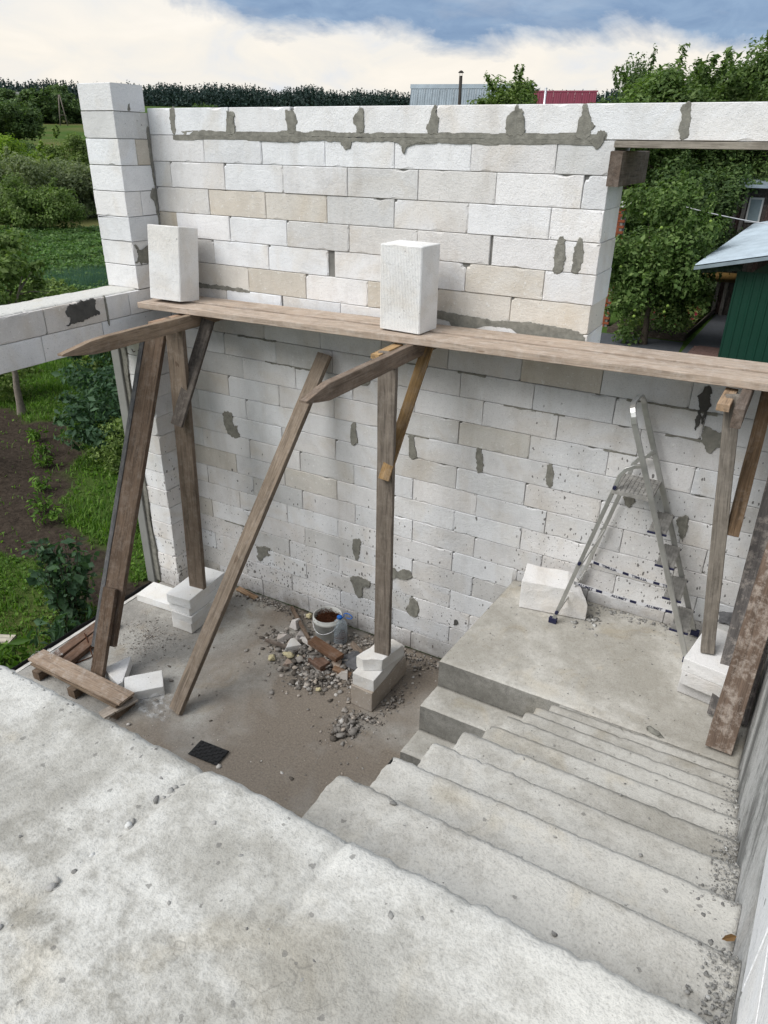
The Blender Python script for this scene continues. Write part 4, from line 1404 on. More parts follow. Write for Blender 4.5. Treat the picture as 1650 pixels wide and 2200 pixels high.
o = tube('rebar_stirrup', [(-0.16, -1.50, 0.07), (-0.03, -1.57, 0.065), (0.10, -1.645, 0.02), (0.125, -1.66, 0.012), (0.11, -1.70, 0.01), (0.06, -1.83, 0.012)], 0.0055, 'rust')
tag(o, 'bent rusty steel rod lying over the timber offcuts', 'rebar')
o = tube('steel_stub', [(0.03, -1.90, 0.0), (0.02, -1.905, 0.07), (0.015, -1.91, 0.10)], 0.006, 'rust')
tag(o, 'short rusty rod end sticking up beside the pallet', 'rebar')

# plastic film
m, t_, b, out = new_mat('film')
b.inputs['Base Color'].default_value = (0.8, 0.82, 0.83, 1)
b.inputs['Roughness'].default_value = 0.25
tr = N(t_, 'ShaderNodeBsdfTransparent')
ms = N(t_, 'ShaderNodeMixShader')
vec_, oi_ = obj_coords(t_)
LK(t_, ramp(t_, noise_tex(t_, vec_, 16.0, 4, 0.6, 1.0), [(0.42, 0.03), (0.66, 0.35)]), ms.inputs[0])
LK(t_, tr.outputs[0], ms.inputs[1])
LK(t_, b.outputs[0], ms.inputs[2])
LK(t_, ms.outputs[0], out.inputs[0])


def film(name, label, pts, h, seed, n=26):
    """crumpled sheet over a quadrilateral of floor points"""
    a, b_, c, d = [Vector(p) for p in pts]
    V = []
    for j in range(n + 1):
        for i in range(n + 1):
            u, v = i / n, j / n
            p = a.lerp(b_, u).lerp(d.lerp(c, u), v)
            e = min(u, 1 - u, v, 1 - v)
            k = abs(fbm(p.x, p.y, seed, 9.0, 4))
            p += Vector((0.04 * nz(p.x, p.y, seed, 7), 0.04 * nz(p.y, p.x, seed, 7), 0))
            V.append((p.x, p.y, p.z + 0.006 + h * k))
    idx = np.arange((n + 1) ** 2).reshape(n + 1, n + 1)
    F = np.stack([idx[:-1, :-1], idx[:-1, 1:], idx[1:, 1:], idx[1:, :-1]], -1).reshape(-1, 4)
    o = put(name, mesh_np(name, V, F, MATS['film'], False))
    return tag(o, label, 'plastic film', 'crumpled plastic films')


film('plastic_film', 'clear crumpled film on the floor by the flat white block', [(0.88, -2.02, 0), (1.35, -1.95, 0), (1.25, -1.62, 0), (1.0, -1.80, 0)], 0.07, 2.0)
film('plastic_film', 'clear crumpled film bunched at the corner of the pallet', [(-0.28, -2.02, 0.06), (0.02, -2.0, 0.15), (0.05, -1.88, 0.13), (-0.24, -1.86, 0.05)], 0.12, 5.0)

# rubber mat piece
def mat_piece():
    bm = bmesh.new()
    nx, ny = 9, 6
    W, D = 0.27, 0.155
    for i in range(nx):
        for j in range(ny):
            x0 = -W / 2 + W * i / nx
            y0 = -D / 2 + D * j / ny
            hgt = 0.010 if (i + j) % 2 else 0.006
            bm_box(bm, (x0 + 0.0008, y0 + 0.0008, 0.002), (x0 + W / nx - 0.0008, y0 + D / ny - 0.0008, hgt))
    bm_box(bm, (-W / 2 - 0.006, -D / 2 - 0.006, 0), (W / 2 + 0.006, D / 2 + 0.006, 0.004))
    for v in bm.verts:
        v.co.z += 0.05 * max(0, v.co.x + 0.02) ** 1.5 + 0.006
    return from_bm('rubber_mat', bm, MATS['black_rubber'])


o = put('rubber_mat', mat_piece(), None, Matrix.Translation((1.905, -2.035, 0.006)) @ Matrix.Rotation(math.radians(4), 4, 'Z'))
tag(o, 'small black chequered rubber pad on the floor below the slab edge', 'mat')

# ------------------------------------------------------------------ rubbish heap
BK = thing('bucket', 'white plastic bucket full of rusty steel scrap by the rear wall', 'bucket', (1.89, -0.262, 0.0))


def lathe(name, prof, mat, parent=None, M=None, n=28, smooth=True, cap=False):
    V, F = [], []
    for (r, z) in prof:
        for k in range(n):
            a = 2 * math.pi * k / n
            V.append((r * math.cos(a), r * math.sin(a), z))
    for i in range(len(prof) - 1):
        for k in range(n):
            k2 = (k + 1) % n
            F.append((i * n + k, i * n + k2, (i + 1) * n + k2, (i + 1) * n + k))
    if cap:
        F.append(tuple(range(n - 1, -1, -1)))
        F.append(tuple(range((len(prof) - 1) * n, len(prof) * n)))
    return put(name, mesh(name, V, F, MATS[mat], smooth), parent, M)


BKM = Matrix.Translation((1.89, -0.262, 0.004))
lathe('shell', [(0.0, 0.0), (0.115, 0.0), (0.122, 0.01), (0.135, 0.21), (0.146, 0.215), (0.148, 0.245), (0.141, 0.247), (0.143, 0.272), (0.138, 0.275), (0.134, 0.27), (0.130, 0.20), (0.118, 0.02), (0.0, 0.02)], 'bucket_plastic', BK, BKM)
tube('handle', [(1.89 + 0.146 * math.cos(a), -0.262 + 0.146 * math.sin(a), 0.235 - 0.10 * math.sin((a - 3.3) / (6.2 - 3.3) * math.pi)) for a in np.linspace(3.3, 6.2, 14)], 0.003, 'galvanised', BK)
# rusty swarf: tangled wires over a rough heap
V, F = [], []
rg = random.Random(3)
for k in range(260):
    a, r = rg.uniform(0, 6.28), 0.125 * math.sqrt(rg.random())
    p = Vector((1.89 + r * math.cos(a), -0.262 + r * math.sin(a), 0.215 + 0.05 * rg.random() + 0.03 * (1 - r / 0.125)))
    d = Vector((rg.gauss(0, 1), rg.gauss(0, 1), rg.gauss(0, 0.45))).normalized()
    L = rg.uniform(0.03, 0.085)
    s = d.orthogonal().normalized() * 0.0016
    u = d.cross(s).normalized() * 0.0016
    b0 = len(V)
    for q in (-0.5, 0.5):
        for w in (s, u, -s, -u):
            V.append(p + d * L * q + w + Vector((0, 0, 0.01 * (0.25 - q * q))))
    for i in range(4):
        j = (i + 1) % 4
        F.append((b0 + i, b0 + j, b0 + 4 + j, b0 + 4 + i))
put('rusty_scrap', mesh('rusty_scrap', V, F, MATS['rust']), BK)['kind'] = 'stuff'
lathe('scrap_bed', [(0.0, 0.225), (0.06, 0.222), (0.11, 0.212), (0.128, 0.205)], 'rust', BK, BKM)

# big water bottle
m, t_, b, out = new_mat('clear_plastic')
b.inputs['Base Color'].default_value = (0.72, 0.80, 0.86, 1)
b.inputs['Roughness'].default_value = 0.12
tr = N(t_, 'ShaderNodeBsdfTransparent')
tr.inputs[0].default_value = (0.86, 0.92, 0.96, 1)
ms = N(t_, 'ShaderNodeMixShader')
lw = N(t_, 'ShaderNodeLayerWeight')
lw.inputs[0].default_value = 0.35
LK(t_, math_node(t_, 'MULTIPLY_ADD', lw.outputs['Facing'], 0.55, 0.18), ms.inputs[0])
LK(t_, tr.outputs[0], ms.inputs[1])
LK(t_, b.outputs[0], ms.inputs[2])
LK(t_, ms.outputs[0], out.inputs[0])
WB = thing('water_bottle', 'large clear plastic bottle with blue cap and handle beside the bucket', 'bottle', (2.03, -0.255, 0.0))
WM = Matrix.Translation((2.03, -0.262, 0.006))
prof = [(0.0, 0.0), (0.062, 0.0), (0.072, 0.012)]
for k in range(7):
    z = 0.03 + 0.024 * k
    prof += [(0.073, z), (0.069, z + 0.008), (0.073, z + 0.016)]
prof += [(0.071, 0.205), (0.058, 0.238), (0.034, 0.262), (0.022, 0.272), (0.021, 0.285)]
lathe('body', prof, 'clear_plastic', WB, WM)
lathe('cap', [(0.0, 0.305), (0.023, 0.305), (0.026, 0.300), (0.026, 0.281), (0.022, 0.279)], 'blue_plastic', WB, WM)
tube('handle', [Vector((2.03, -0.262, 0.285)) + Vector((0.024 * math.cos(0.5), 0.024 * math.sin(0.5), 0))] + [Vector((2.03 + 0.075 + 0.048 * math.cos(a), -0.262 + 0.035, 0.315 + 0.028 * math.sin(a))) for a in np.linspace(3.6, 3.6 - 5.6, 14)], 0.005, 'blue_plastic', WB)
lathe('rusty_water', [(0.0, 0.004), (0.066, 0.006), (0.070, 0.09), (0.0, 0.092)], 'rust', WB, WM)

# broken block pieces and wood scraps
PIECES = [  # x, y, z, rz, L, W, H, colour, label
    (1.52, -0.30, 0.01, 20, 0.15, 0.11, 0.09, (0.62, 0.58, 0.55), 'small pinkish block fragment behind the rubbish heap, next to the long stick'),
    (1.66, -0.42, 0.0, -20, 0.17, 0.12, 0.07, (0.47, 0.44, 0.42), 'grey brown block fragment lying left of the bucket'),
    (1.53, -0.53, 0.0, 35, 0.18, 0.12, 0.06, (0.50, 0.46, 0.43), 'flat grey block shard at the left side of the rubbish heap'),
    (1.70, -0.60, 0.03, 60, 0.21, 0.15, 0.05, (0.76, 0.745, 0.72), 'white pointed block shard tilted in the rubbish heap'),
    (1.80, -0.47, 0.03, -30, 0.21, 0.12, 0.05, (0.64, 0.60, 0.56), 'pale rectangular block shard leaning before the bucket'),
    (1.86, -0.70, 0.0, 25, 0.13, 0.08, 0.05, (0.33, 0.20, 0.14), 'small brick piece below the white pointed shard'),
    (1.80, -0.80, 0.0, 10, 0.15, 0.08, 0.045, (0.40, 0.31, 0.25), 'pinkish stone chip at the front of the rubbish heap'),
    (2.22, -0.62, 0.02, -48, 0.19, 0.10, 0.03, (0.52, 0.43, 0.36), 'pinkish flat strip of plaster under the brown timber piece'),
    (2.35, -0.70, 0.0, 15, 0.12, 0.10, 0.07, (0.52, 0.49, 0.46), 'rounded grey stone chunk between the heap and the middle support'),
]
for k, (x, y, z, rz, L, W, H, c, lb) in enumerate(PIECES):
    a = RNG.uniform(0, 6.28)
    cuts = [((L * .33 * math.cos(a + q * 2.1), W * .33 * math.sin(a + q * 2.1), 0), (math.cos(a + q * 2.1 + .3), math.sin(a + q * 2.1), 0.25)) for q in range(3)]
    loose('block_fragment', lb, 'rubble', (x, y, z), rz, L, W, H, c, 'fragments in the rubbish heap', (RNG.uniform(-14, 14), RNG.uniform(-14, 14)), 40 + k, mat='aac', jit=0.006, cuts=cuts)
SCR = [  # p0, p1, side, W, T, colour, label
    ((1.88, -0.53, 0.14), (2.25, -0.61, 0.125), (0.2, 1, 0), 0.11, 0.045, (0.155, 0.085, 0.05), 'thick brown timber piece lying across the rubbish heap'),
    ((1.98, -0.66, 0.05), (2.16, -0.72, 0.06), (0.2, 1, 0), 0.12, 0.06, (0.17, 0.10, 0.07), 'dark brown block of wood under the brown timber piece'),
    ((1.30, -0.06, 0.03), (1.83, -0.50, 0.10), (0, 0, 1), 0.04, 0.03, (0.17, 0.12, 0.085), 'long thin stick lying from the wall towards the bucket'),
    ((1.42, -0.66, 0.05), (1.70, -0.64, 0.045), (0, 0, 1), 0.03, 0.03, (0.15, 0.12, 0.10), 'short grey stick at the left of the rubbish heap'),
    ((2.18, -0.28, 0.05), (2.46, -0.42, 0.03), (0, 0.6, 1), 0.06, 0.02, (0.22, 0.17, 0.13), 'thin grey lath lying behind the water bottle'),
    ((2.23, -0.69, 0.06), (2.40, -0.66, 0.02), (0, 1, 0), 0.06, 0.02, (0.25, 0.15, 0.09), 'small reddish wood chip near the middle support'),
    ((2.12, -0.86, 0.01), (2.34, -0.66, 0.03), (0, 0, 1), 0.025, 0.015, (0.11, 0.065, 0.04), 'thin dark splinter at the front of the rubbish heap'),
    ((0.56, -0.05, 0.02), (0.86, -0.10, 0.02), (0, 1, 0.2), 0.06, 0.02, (0.34, 0.22, 0.13), 'pale splintered board piece at the wall foot behind the slab stack'),
    ((2.45, -0.30, 0.02), (2.62, -0.52, 0.02), (0, 1, 0.2), 0.04, 0.02, (0.16, 0.13, 0.11), 'grey stick at the wall foot behind the middle post'),
]
for k, (p0, p1, s, W, T, c, lb) in enumerate(SCR):
    o = board('wood_scrap', p0, p1, s, W, T, c)
    tag(o, lb, 'wood scrap', 'wood scraps in the rubbish heap')


def blob_mesh(r, seed, mat, sub=2, amp=0.35, sc=(1, 1, 1), fr=3.0):
    bm = bmesh.new()
    bmesh.ops.create_icosphere(bm, subdivisions=sub, radius=1.0)
    for v in bm.verts:
        k = 1 + amp * fbm(v.co.x + seed, v.co.y, v.co.z, fr / 2, 3)
        v.co = Vector((v.co.x * sc[0], v.co.y * sc[1], v.co.z * sc[2])) * r * k
    return from_bm('blob', bm, MATS[mat], True)


for k, (x, y, z, r, lb) in enumerate([(1.55, -0.10, 0.04, 0.03, 'yellow foam lump at the wall behind the block fragments'), (1.62, -0.83, 0.03, 0.033, 'yellow foam lump at the front left of the rubbish heap'),
                                      (1.86, -0.72, 0.06, 0.02, 'small yellow foam lump on the brick piece'), (1.75, -0.73, 0.05, 0.03, 'long yellow foam strand below the white pointed shard'), (2.25, -0.97, 0.02, 0.022, 'small yellow foam crumb at the front tip of the heap')]):
    o = put('foam_lump', blob_mesh(r, k * 3.3, 'foam', 3, 0.5, (1.9 if k == 3 else 1, 1, 0.8)), None, Matrix.Translation((x, y, z)) @ Matrix.Rotation(k * 1.1, 4, 'Z'))
    tag(o, lb, 'foam', 'yellow foam scraps')


def cloth(name, label, cat, pts, h, seed, mat, n=22, group=None):
    a, b_, c, d = [Vector(p) for p in pts]
    V = []
    for j in range(n + 1):
        for i in range(n + 1):
            u, v = i / n, j / n
            p = a.lerp(b_, u).lerp(d.lerp(c, u), v)
            e = min(u, 1 - u, v, 1 - v)
            k = abs(fbm(p.x, p.y, seed, 8.0, 3))
            p += Vector((0.05 * nz(p.x, p.y, seed, 8), 0.05 * nz(p.y, p.x, seed, 8), 0))
            V.append((p.x, p.y, p.z + 0.008 + h * k * (0.4 + 1.5 * e) + h * 0.7 * min(1, e * 3)))
    idx = np.arange((n + 1) ** 2).reshape(n + 1, n + 1)
    F = np.stack([idx[:-1, :-1], idx[:-1, 1:], idx[1:, 1:], idx[1:, :-1]], -1).reshape(-1, 4)
    o = put(name, mesh_np(name, V, F, MATS[mat], True))
    return tag(o, label, cat, group)


cloth('cement_bag', 'crumpled grey paper bag beside the water bottle', 'bag', [(2.18, -0.56, 0.02), (2.50, -0.60, 0.02), (2.56, -0.36, 0.02), (2.24, -0.34, 0.02)], 0.09, 4.0, 'rag')
cloth('work_glove', 'crumpled dark grey work glove on the landing behind the right post', 'glove', [(5.22, -0.20, LZ + .26), (5.38, -0.22, LZ + .26), (5.40, -0.08, LZ + .26), (5.24, -0.06, LZ + .26)], 0.07, 8.0, 'rag', group=None)
loose('support_block', 'pale block under the dark grey glove behind the right post', 'block', (5.31, -0.15, LZ + 0.006), 3, 0.30, 0.22, 0.245, (0.55, 0.54, 0.52), None, seed=19)


# gravel, crumbs and dust: too many to count
def pebbles(name, spots_, mat, seed, parent=None, kind=True, color=(0.3, 0.28, 0.25), flat=0.5):
    """spots_: list of (x, y, z, r)"""
    rg = np.random.default_rng(seed)
    bm = bmesh.new()
    bmesh.ops.create_icosphere(bm, subdivisions=1, radius=1.0)
    base = np.array([v.co[:] for v in bm.verts])
    bm.verts.index_update()
    faces = np.array([[v.index for v in f.verts] for f in bm.faces])
    bm.free()
    V, F = [], []
    if flat < 0.4:                      # sharp flakes: irregular five sided slabs
        fa = [[0, 1, 2], [0, 2, 3], [0, 3, 4], [7, 6, 5], [8, 7, 5], [9, 8, 5]]
        for i in range(5):
            j = (i + 1) % 5
            fa += [[j, i, i + 5], [j, i + 5, j + 5]]
        faces = np.array(fa)[:, ::-1]
        base = np.array([[math.cos(a), math.sin(a), q] for q in (-1, 1) for a in (0, 1.2, 2.4, 3.9, 5.1)])
    for (x, y, z, r) in spots_:
        s = rg.uniform(0.5, 1.35, 3) * r
        s[2] *= flat
        a = rg.uniform(0, 6.28)
        R = np.array([[math.cos(a), -math.sin(a), 0], [math.sin(a), math.cos(a), 0], [0, 0, 1]])
        if flat < 0.4:
            b_, c_ = rg.uniform(-0.55, 0.55, 2)
            R = R @ np.array([[1, 0, 0], [0, math.cos(b_), -math.sin(b_)], [0, math.sin(b_), math.cos(b_)]]) @ np.array([[math.cos(c_), 0, math.sin(c_)], [0, 1, 0], [-math.sin(c_), 0, math.cos(c_)]])
        pts = (base * (1 + rg.uniform(-0.42, 0.30, (len(base), 1))) * s) @ R.T + np.array([x, y, z + s[2] * 0.5 + (0.25 * r if flat < 0.4 else 0)])
        F.append(faces + len(V) * len(base))
        V.append(pts)
    me = mesh_np(name, np.concatenate(V), np.concatenate(F), MATS[mat])
    o = put(name, me, parent, None, color)
    if kind:
        o['kind'] = 'stuff'
    return o


def mat_stones():
    m, t, b, out = new_mat('gravel')
    g = N(t, 'ShaderNodeNewGeometry')
    c = ramp(t, g.outputs['Random Per Island'], [(0.0, (0.10, 0.085, 0.07)), (0.35, (0.22, 0.20, 0.18)), (0.7, (0.33, 0.31, 0.285)), (0.9, (0.42, 0.36, 0.30)), (1.0, (0.58, 0.56, 0.53))])
    LK(t, c, b.inputs['Base Color'])
    b.inputs['Roughness'].default_value = 0.95
    b.inputs['Specular IOR Level'].default_value = 0.1
    wv, _ = world_pos(t)
    bump(t, b, noise_tex(t, wv, 120.0, 3, 0.6), 0.6, 0.004)
    m2, t, b, out = new_mat('grey_crumbs')
    g = N(t, 'ShaderNodeNewGeometry')
    c = ramp(t, g.outputs['Random Per Island'], [(0.0, (0.16, 0.155, 0.145)), (0.5, (0.27, 0.265, 0.25)), (0.9, (0.36, 0.35, 0.33)), (1.0, (0.6, 0.6, 0.58))])
    LK(t, c, b.inputs['Base Color'])
    b.inputs['Roughness'].default_value = 0.95
    wv, _ = world_pos(t)
    bump(t, b, noise_tex(t, wv, 120.0, 3, 0.6), 0.6, 0.004)


mat_stones()
rg = random.Random(77)
sp = []


def heap(cx, cy, rx, ry, n, rmin, rmax, hh, rz=0.0, z0=0.0):
    for _ in range(n):
        a, q = rg.uniform(0, 6.28), abs(rg.gauss(0, 0.5))
        ux, uy = math.cos(a) * q * rx, math.sin(a) * q * ry
        x = cx + ux * math.cos(rz) - uy * math.sin(rz)
        y = cy + ux * math.sin(rz) + uy * math.cos(rz)
        if y > -0.015:
            y = -0.015 - rg.random() * 0.03
        z = z0 + hh * max(0, 1 - q) * rg.random()
        sp.append((x, y, z, rmin + (rmax - rmin) * rg.random() ** 3))


heap(2.02, -0.60, 0.52, 0.40, 2200, 0.003, 0.032, 0.07, 0.2)
heap(2.15, -0.85, 0.33, 0.20, 900, 0.003, 0.028, 0.05, 0.3)
heap(1.50, -0.52, 0.35, 0.25, 260, 0.005, 0.025, 0.03)
heap(2.90, -0.75, 0.12, 0.45, 170, 0.005, 0.022, 0.02)
heap(2.45, -0.16, 0.9, 0.16, 1100, 0.003, 0.022, 0.04)
heap(1.0, -0.09, 1.0, 0.12, 800, 0.003, 0.016, 0.03)
heap(3.2, -0.12, 0.55, 0.14, 240, 0.005, 0.022, 0.02)
heap(3.35, -0.6, 0.16, 0.7, 200, 0.005, 0.018, 0.01)
heap(0.35, -1.15, 0.55, 0.45, 900, 0.003, 0.010, 0.008)
pebbles('rubble_gravel', sp, 'gravel', 5)
# flaky lump of dried mortar in front of the middle support
sp = []
heap(2.70, -1.22, 0.12, 0.18, 360, 0.004, 0.036, 0.035, 0.5)
heap(2.80, -1.06, 0.14, 0.07, 140, 0.004, 0.022, 0.02, 0.3)
heap(2.72, -1.22, 0.30, 0.32, 500, 0.002, 0.009, 0.01, 0.5)
pebbles('mortar_flakes', sp, 'gravel', 12, flat=0.28)
# shards of plaster and tile mixed into the heap
sp = []
heap(2.02, -0.62, 0.50, 0.36, 260, 0.012, 0.050, 0.09, 0.2)
pebbles('plaster_shards', sp, 'gravel', 13, flat=0.22)
sp = []
for _ in range(1500):
    x, y = rg.uniform(0.0, 3.5), rg.uniform(-3.4, -0.05)
    sp.append((x, y, 0.0, 0.003 + 0.008 * rg.random() ** 4))
for _ in range(50):
    x, y = rg.uniform(0.3, 3.5), rg.uniform(-3.2, -0.1)
    sp.append((x, y, 0.0, 0.010 + 0.014 * rg.random()))
pebbles('floor_grit', sp, 'gravel', 6)
# crumbs of mortar and block on the landing and along the stair wall
sp = []
for _ in range(420):
    x = rg.uniform(3.7, 5.5)
    sp.append((x, -0.02 - abs(rg.gauss(0, 0.05)), LZ, 0.004 + 0.012 * rg.random() ** 2))
for _ in range(170):
    sp.append((rg.uniform(3.7, 5.5), rg.uniform(-1.25, -0.05), LZ, 0.003 + 0.005 * rg.random() ** 2))
for _ in range(60):
    sp.append((4.35 + rg.gauss(0, 0.06), -0.26 + rg.gauss(0, 0.06), LZ, 0.006 + 0.014 * rg.random()))
for i in range(0, 10):
    z = 3.18 - 0.2068 * i
    y1 = EDGE_Y + 0.302 * i
    for _ in range(520 if i < 5 else 200):
        y = y1 - 0.30 * rg.random()
        w = wall_x(y)
        sp.append((w - 0.004 - abs(rg.gauss(0, 0.035)), y, z - 0.002, 0.0012 + 0.0045 * rg.random() ** 3))
    for _ in range(16):
        sp.append((rg.uniform(4.5, 5.3), y1 - 0.28 * rg.random() - 0.01, z - 0.004, 0.002 + 0.006 * rg.random() ** 3))
pebbles('stair_grit', sp, 'grey_crumbs', 8)
# pebbles stuck in the upper slab
sp = []
for _ in range(340):
    x, y = rg.uniform(3.2, 5.25), rg.uniform(-5.0, EDGE_Y - 0.02)
    q = 0.0018 + 0.0075 * rg.random() ** 4
    sp.append((x, y, 3.178 + slab_relief(x, y) - q * 0.25, q))
for _ in range(26):
    y = rg.uniform(-4.75, -4.29)
    x = 4.245 + 0.12 * (y + 4.5) + rg.gauss(0, 0.008)
    sp.append((x, y, 3.172, 0.004 + 0.008 * rg.random()))
for _ in range(150):
    x, y = rg.uniform(3.5, 4.25), EDGE_Y - abs(rg.gauss(0, 0.07)) - 0.01
    sp.append((x, y, 3.176 + slab_relief(x, y), 0.002 + 0.005 * rg.random() ** 2))
pebbles('slab_pebbles', sp, 'grey_crumbs', 9)
o = loose('stone_chip', 'single white stone chip lying on the upper floor slab', 'stone', (4.955, -4.52, 3.186), 30, 0.021, 0.014, 0.010, (0.75, 0.75, 0.73), seed=3, jit=0.001)
for k, (x, y, zz, r) in enumerate([(4.62, -1.72, 1.535, 0.03), (4.98, -1.70, 1.53, 0.02)]):
    pass
# dry leaf caught at the stair wall
lf = mesh('dry_leaf', [(0, 0, 0.0), (0.02, 0.012, 0.008), (0.05, 0.014, 0.012), (0.075, 0.0, 0.004), (0.05, -0.016, 0.014), (0.02, -0.012, 0.006), (0.035, 0, -0.002)], [(0, 6, 1), (1, 6, 2), (2, 6, 3), (3, 6, 4), (4, 6, 5), (5, 6, 0)], MATS['plain_color'])
o = put('dry_leaf', lf, None, Matrix.Translation((5.365, -3.80, 2.79)) @ Matrix.Rotation(0.7, 4, 'Z') @ Matrix.Rotation(0.5, 4, 'X') @ Matrix.Scale(0.5, 4), (0.22, 0.13, 0.055))
tag(o, 'curled orange dry leaf lying against the stair wall', 'leaf')
# mortar lumps: low grey patch on the stairs
o = put('mortar_lump', blob_mesh(0.032, 4, 'mortar', 3, 0.6, (1.5, 0.6, 0.2)), None, Matrix.Translation((5.06, -1.98, 1.742)) @ Matrix.Rotation(-0.5, 4, 'Z'))
tag(o, 'flat dried mortar lump on a stair tread near the rough leaning board', 'mortar')

# slab edge at the door opening: white foam strip, dark dimpled membrane
bm = bmesh.new()
bm_box(bm, (-0.352, -4.0, -0.25), (-0.312, -0.42, -0.012))
o = put('edge_insulation', from_bm('edge_insulation', bm, MATS['eps_white']))
tag(o, 'white insulation strip along the floor edge facing the garden', 'insulation')
ys_ = np.arange(-4.0, -0.42, 0.0125)
zs_ = np.arange(-0.42, 0.021, 0.0125)
V = []
for z in zs_:
    for y in ys_:
        d = 0.006 * max(0, math.sin(y * 180) * math.sin(z * 180))
        V.append((-0.372 - d + 0.012 * nz(y, z, 0, 3), y, z - (0.012 * nz(y, 3, 0, 6) if z > 0.0 else 0)))
idx = np.arange(len(V)).reshape(len(zs_), len(ys_))
F = np.stack([idx[:-1, :-1], idx[:-1, 1:], idx[1:, 1:], idx[1:, :-1]], -1).reshape(-1, 4)
me = mesh_np('dimple_membrane', V, F, MATS['black_rubber'], True)
o = put('dimple_membrane', me)
sol = o.modifiers.new('thickness', 'SOLIDIFY')
sol.thickness = 0.004
tag(o, 'black dimpled plastic membrane along the floor edge and the grass', 'membrane')

# ------------------------------------------------------------------ stepladder
LD = thing('stepladder', 'aluminium stepladder with printed straps standing on the landing', 'ladder', (4.6, -0.25, LZ))


def rect_tube(name, pts, w, t, side, mat, parent):
    """flat tube with rectangular section following pts; w across 'side', t the other way"""
    pts = [Vector(p) for p in pts]
    side = Vector(side).normalized()
    V, F = [], []
    n = len(pts)
    for i, p in enumerate(pts):
        d = (pts[min(i + 1, n - 1)] - pts[max(i - 1, 0)]).normalized()
        s = (side - d * side.dot(d)).normalized()
        u = d.cross(s)
        c = 0.12
        for (a, b) in ((-.5, -.5 + c), (-.5 + c, -.5), (.5 - c, -.5), (.5, -.5 + c), (.5, .5 - c), (.5 - c, .5), (-.5 + c, .5), (-.5, .5 - c)):
            V.append(p + s * a * w + u * b * t)
    for i in range(n - 1):
        for k in range(8):
            k2 = (k + 1) % 8
            F.append((i * 8 + k, i * 8 + k2, (i + 1) * 8 + k2, (i + 1) * 8 + k))
    F.append(tuple(range(7, -1, -1)))
    F.append(tuple(range((n - 1) * 8, n * 8)))
    return put(name, mesh(name, V, F, MATS[mat], False), parent)


yn, yf = -0.415, -0.075
fn0, fn1 = Vector((5.10, yn, LZ + 0.008)), Vector((4.445, yn + 0.005, 2.80))
ff0, ff1 = Vector((5.10, yf, LZ + 0.03)), Vector((4.445, yf - 0.005, 2.80))
# hooped top: one continuous bent rail on both sides
hoop = [fn1 + (fn1 - fn0).normalized() * 0.0]
for a in np.linspace(0.0, math.pi, 13):
    c = (fn1 + ff1) / 2
    hoop.append(Vector((c.x - 0.042 * math.sin(a), c.y + (yn - yf) / 2 * (abs(math.cos(a)) ** 0.55) * (1 if math.cos(a) > 0 else -1), c.z + 0.115 * math.sin(a) ** 0.7)))
rect_tube('rail_hoop', [fn0] + [fn0.lerp(fn1, s) for s in (0.33, 0.66)] + hoop + [ff0.lerp(ff1, s) for s in (0.66, 0.33)] + [ff0], 0.037, 0.018, (1, 0, 0.39), 'aluminium', LD)


def on_rail(z, y):
    s = (z - fn0.z) / (fn1.z - fn0.z)
    p = fn0.lerp(fn1, s)
    return Vector((p.x, y, z))


for k, z in enumerate([1.36, 1.60, 1.84, 2.08]):
    c = on_rail(z, (yn + yf) / 2)
    w = 0.055 + 0.006 * k
    bm = bmesh.new()
    wd = (yf - yn) / 2 - 0.02
    bm_box(bm, (-0.062, -wd, -0.026), (0.052, wd, -0.004))
    for q in range(6):                       # ribbed tread
        x0 = -0.058 + q * 0.019
        bm_box(bm, (x0, -wd + 0.002, -0.005), (x0 + 0.009, wd - 0.002, 0.0))
    st = put('step', from_bm('step', bm, MATS['aluminium_dirty']), LD, Matrix.Translation(c))
    for yy in (-wd - 0.006, wd + 0.006):
        bm = bmesh.new()
        bm_box(bm, (-0.07, yy - 0.008, -0.030), (0.058, yy + 0.008, -0.020))
        put('end_cap', from_bm('end_cap', bm, MATS['navy_plastic']), st, Matrix.Translation(c))
# platform
pc = on_rail(2.31, (yn + yf) / 2) + Vector((-0.125, 0, 0))
bm = bmesh.new()
bm_box(bm, (-0.135, -0.165, -0.03), (0.135, 0.165, -0.004))
for i in range(9):
    for j in range(8):
        bm_box(bm, (-0.128 + i * 0.029, -0.155 + j * 0.0395, -0.005), (-0.128 + i * 0.029 + 0.018, -0.155 + j * 0.0395 + 0.030, 0.001))
put('platform', from_bm('platform', bm, MATS['aluminium_dirty']), LD, Matrix.Translation(pc))
# rear frame: two legs, bent together at the top into a loop over the platform
rn0, rf0 = Vector((4.115, yn - 0.02, LZ + 0.008)), Vector((4.15, yf + 0.03, LZ + 0.008))
rn1, rf1 = Vector((4.395, yn + 0.03, 2.34)), Vector((4.425, yf - 0.0, 2.32))
loop_n = [rn0, rn0.lerp(rn1, 0.5), rn1, rn1 + Vector((0.012, 0.006, 0.07)), rn1 + Vector((0.045, 0.01, 0.12)), rn1 + Vector((0.10, 0.012, 0.155)), Vector((4.56, yn + 0.02, 2.52))]
loop_f = [rf0, rf0.lerp(rf1, 0.5), rf1, rf1 + Vector((0.012, -0.002, 0.07)), rf1 + Vector((0.045, -0.004, 0.12)), rf1 + Vector((0.10, -0.006, 0.155)), Vector((4.56, yf - 0.01, 2.52))]
rect_tube('rear_leg', loop_n, 0.029, 0.017, (1, 0, -0.25), 'aluminium', LD)
rect_tube('rear_leg', loop_f, 0.029, 0.017, (1, 0, -0.25), 'aluminium', LD)
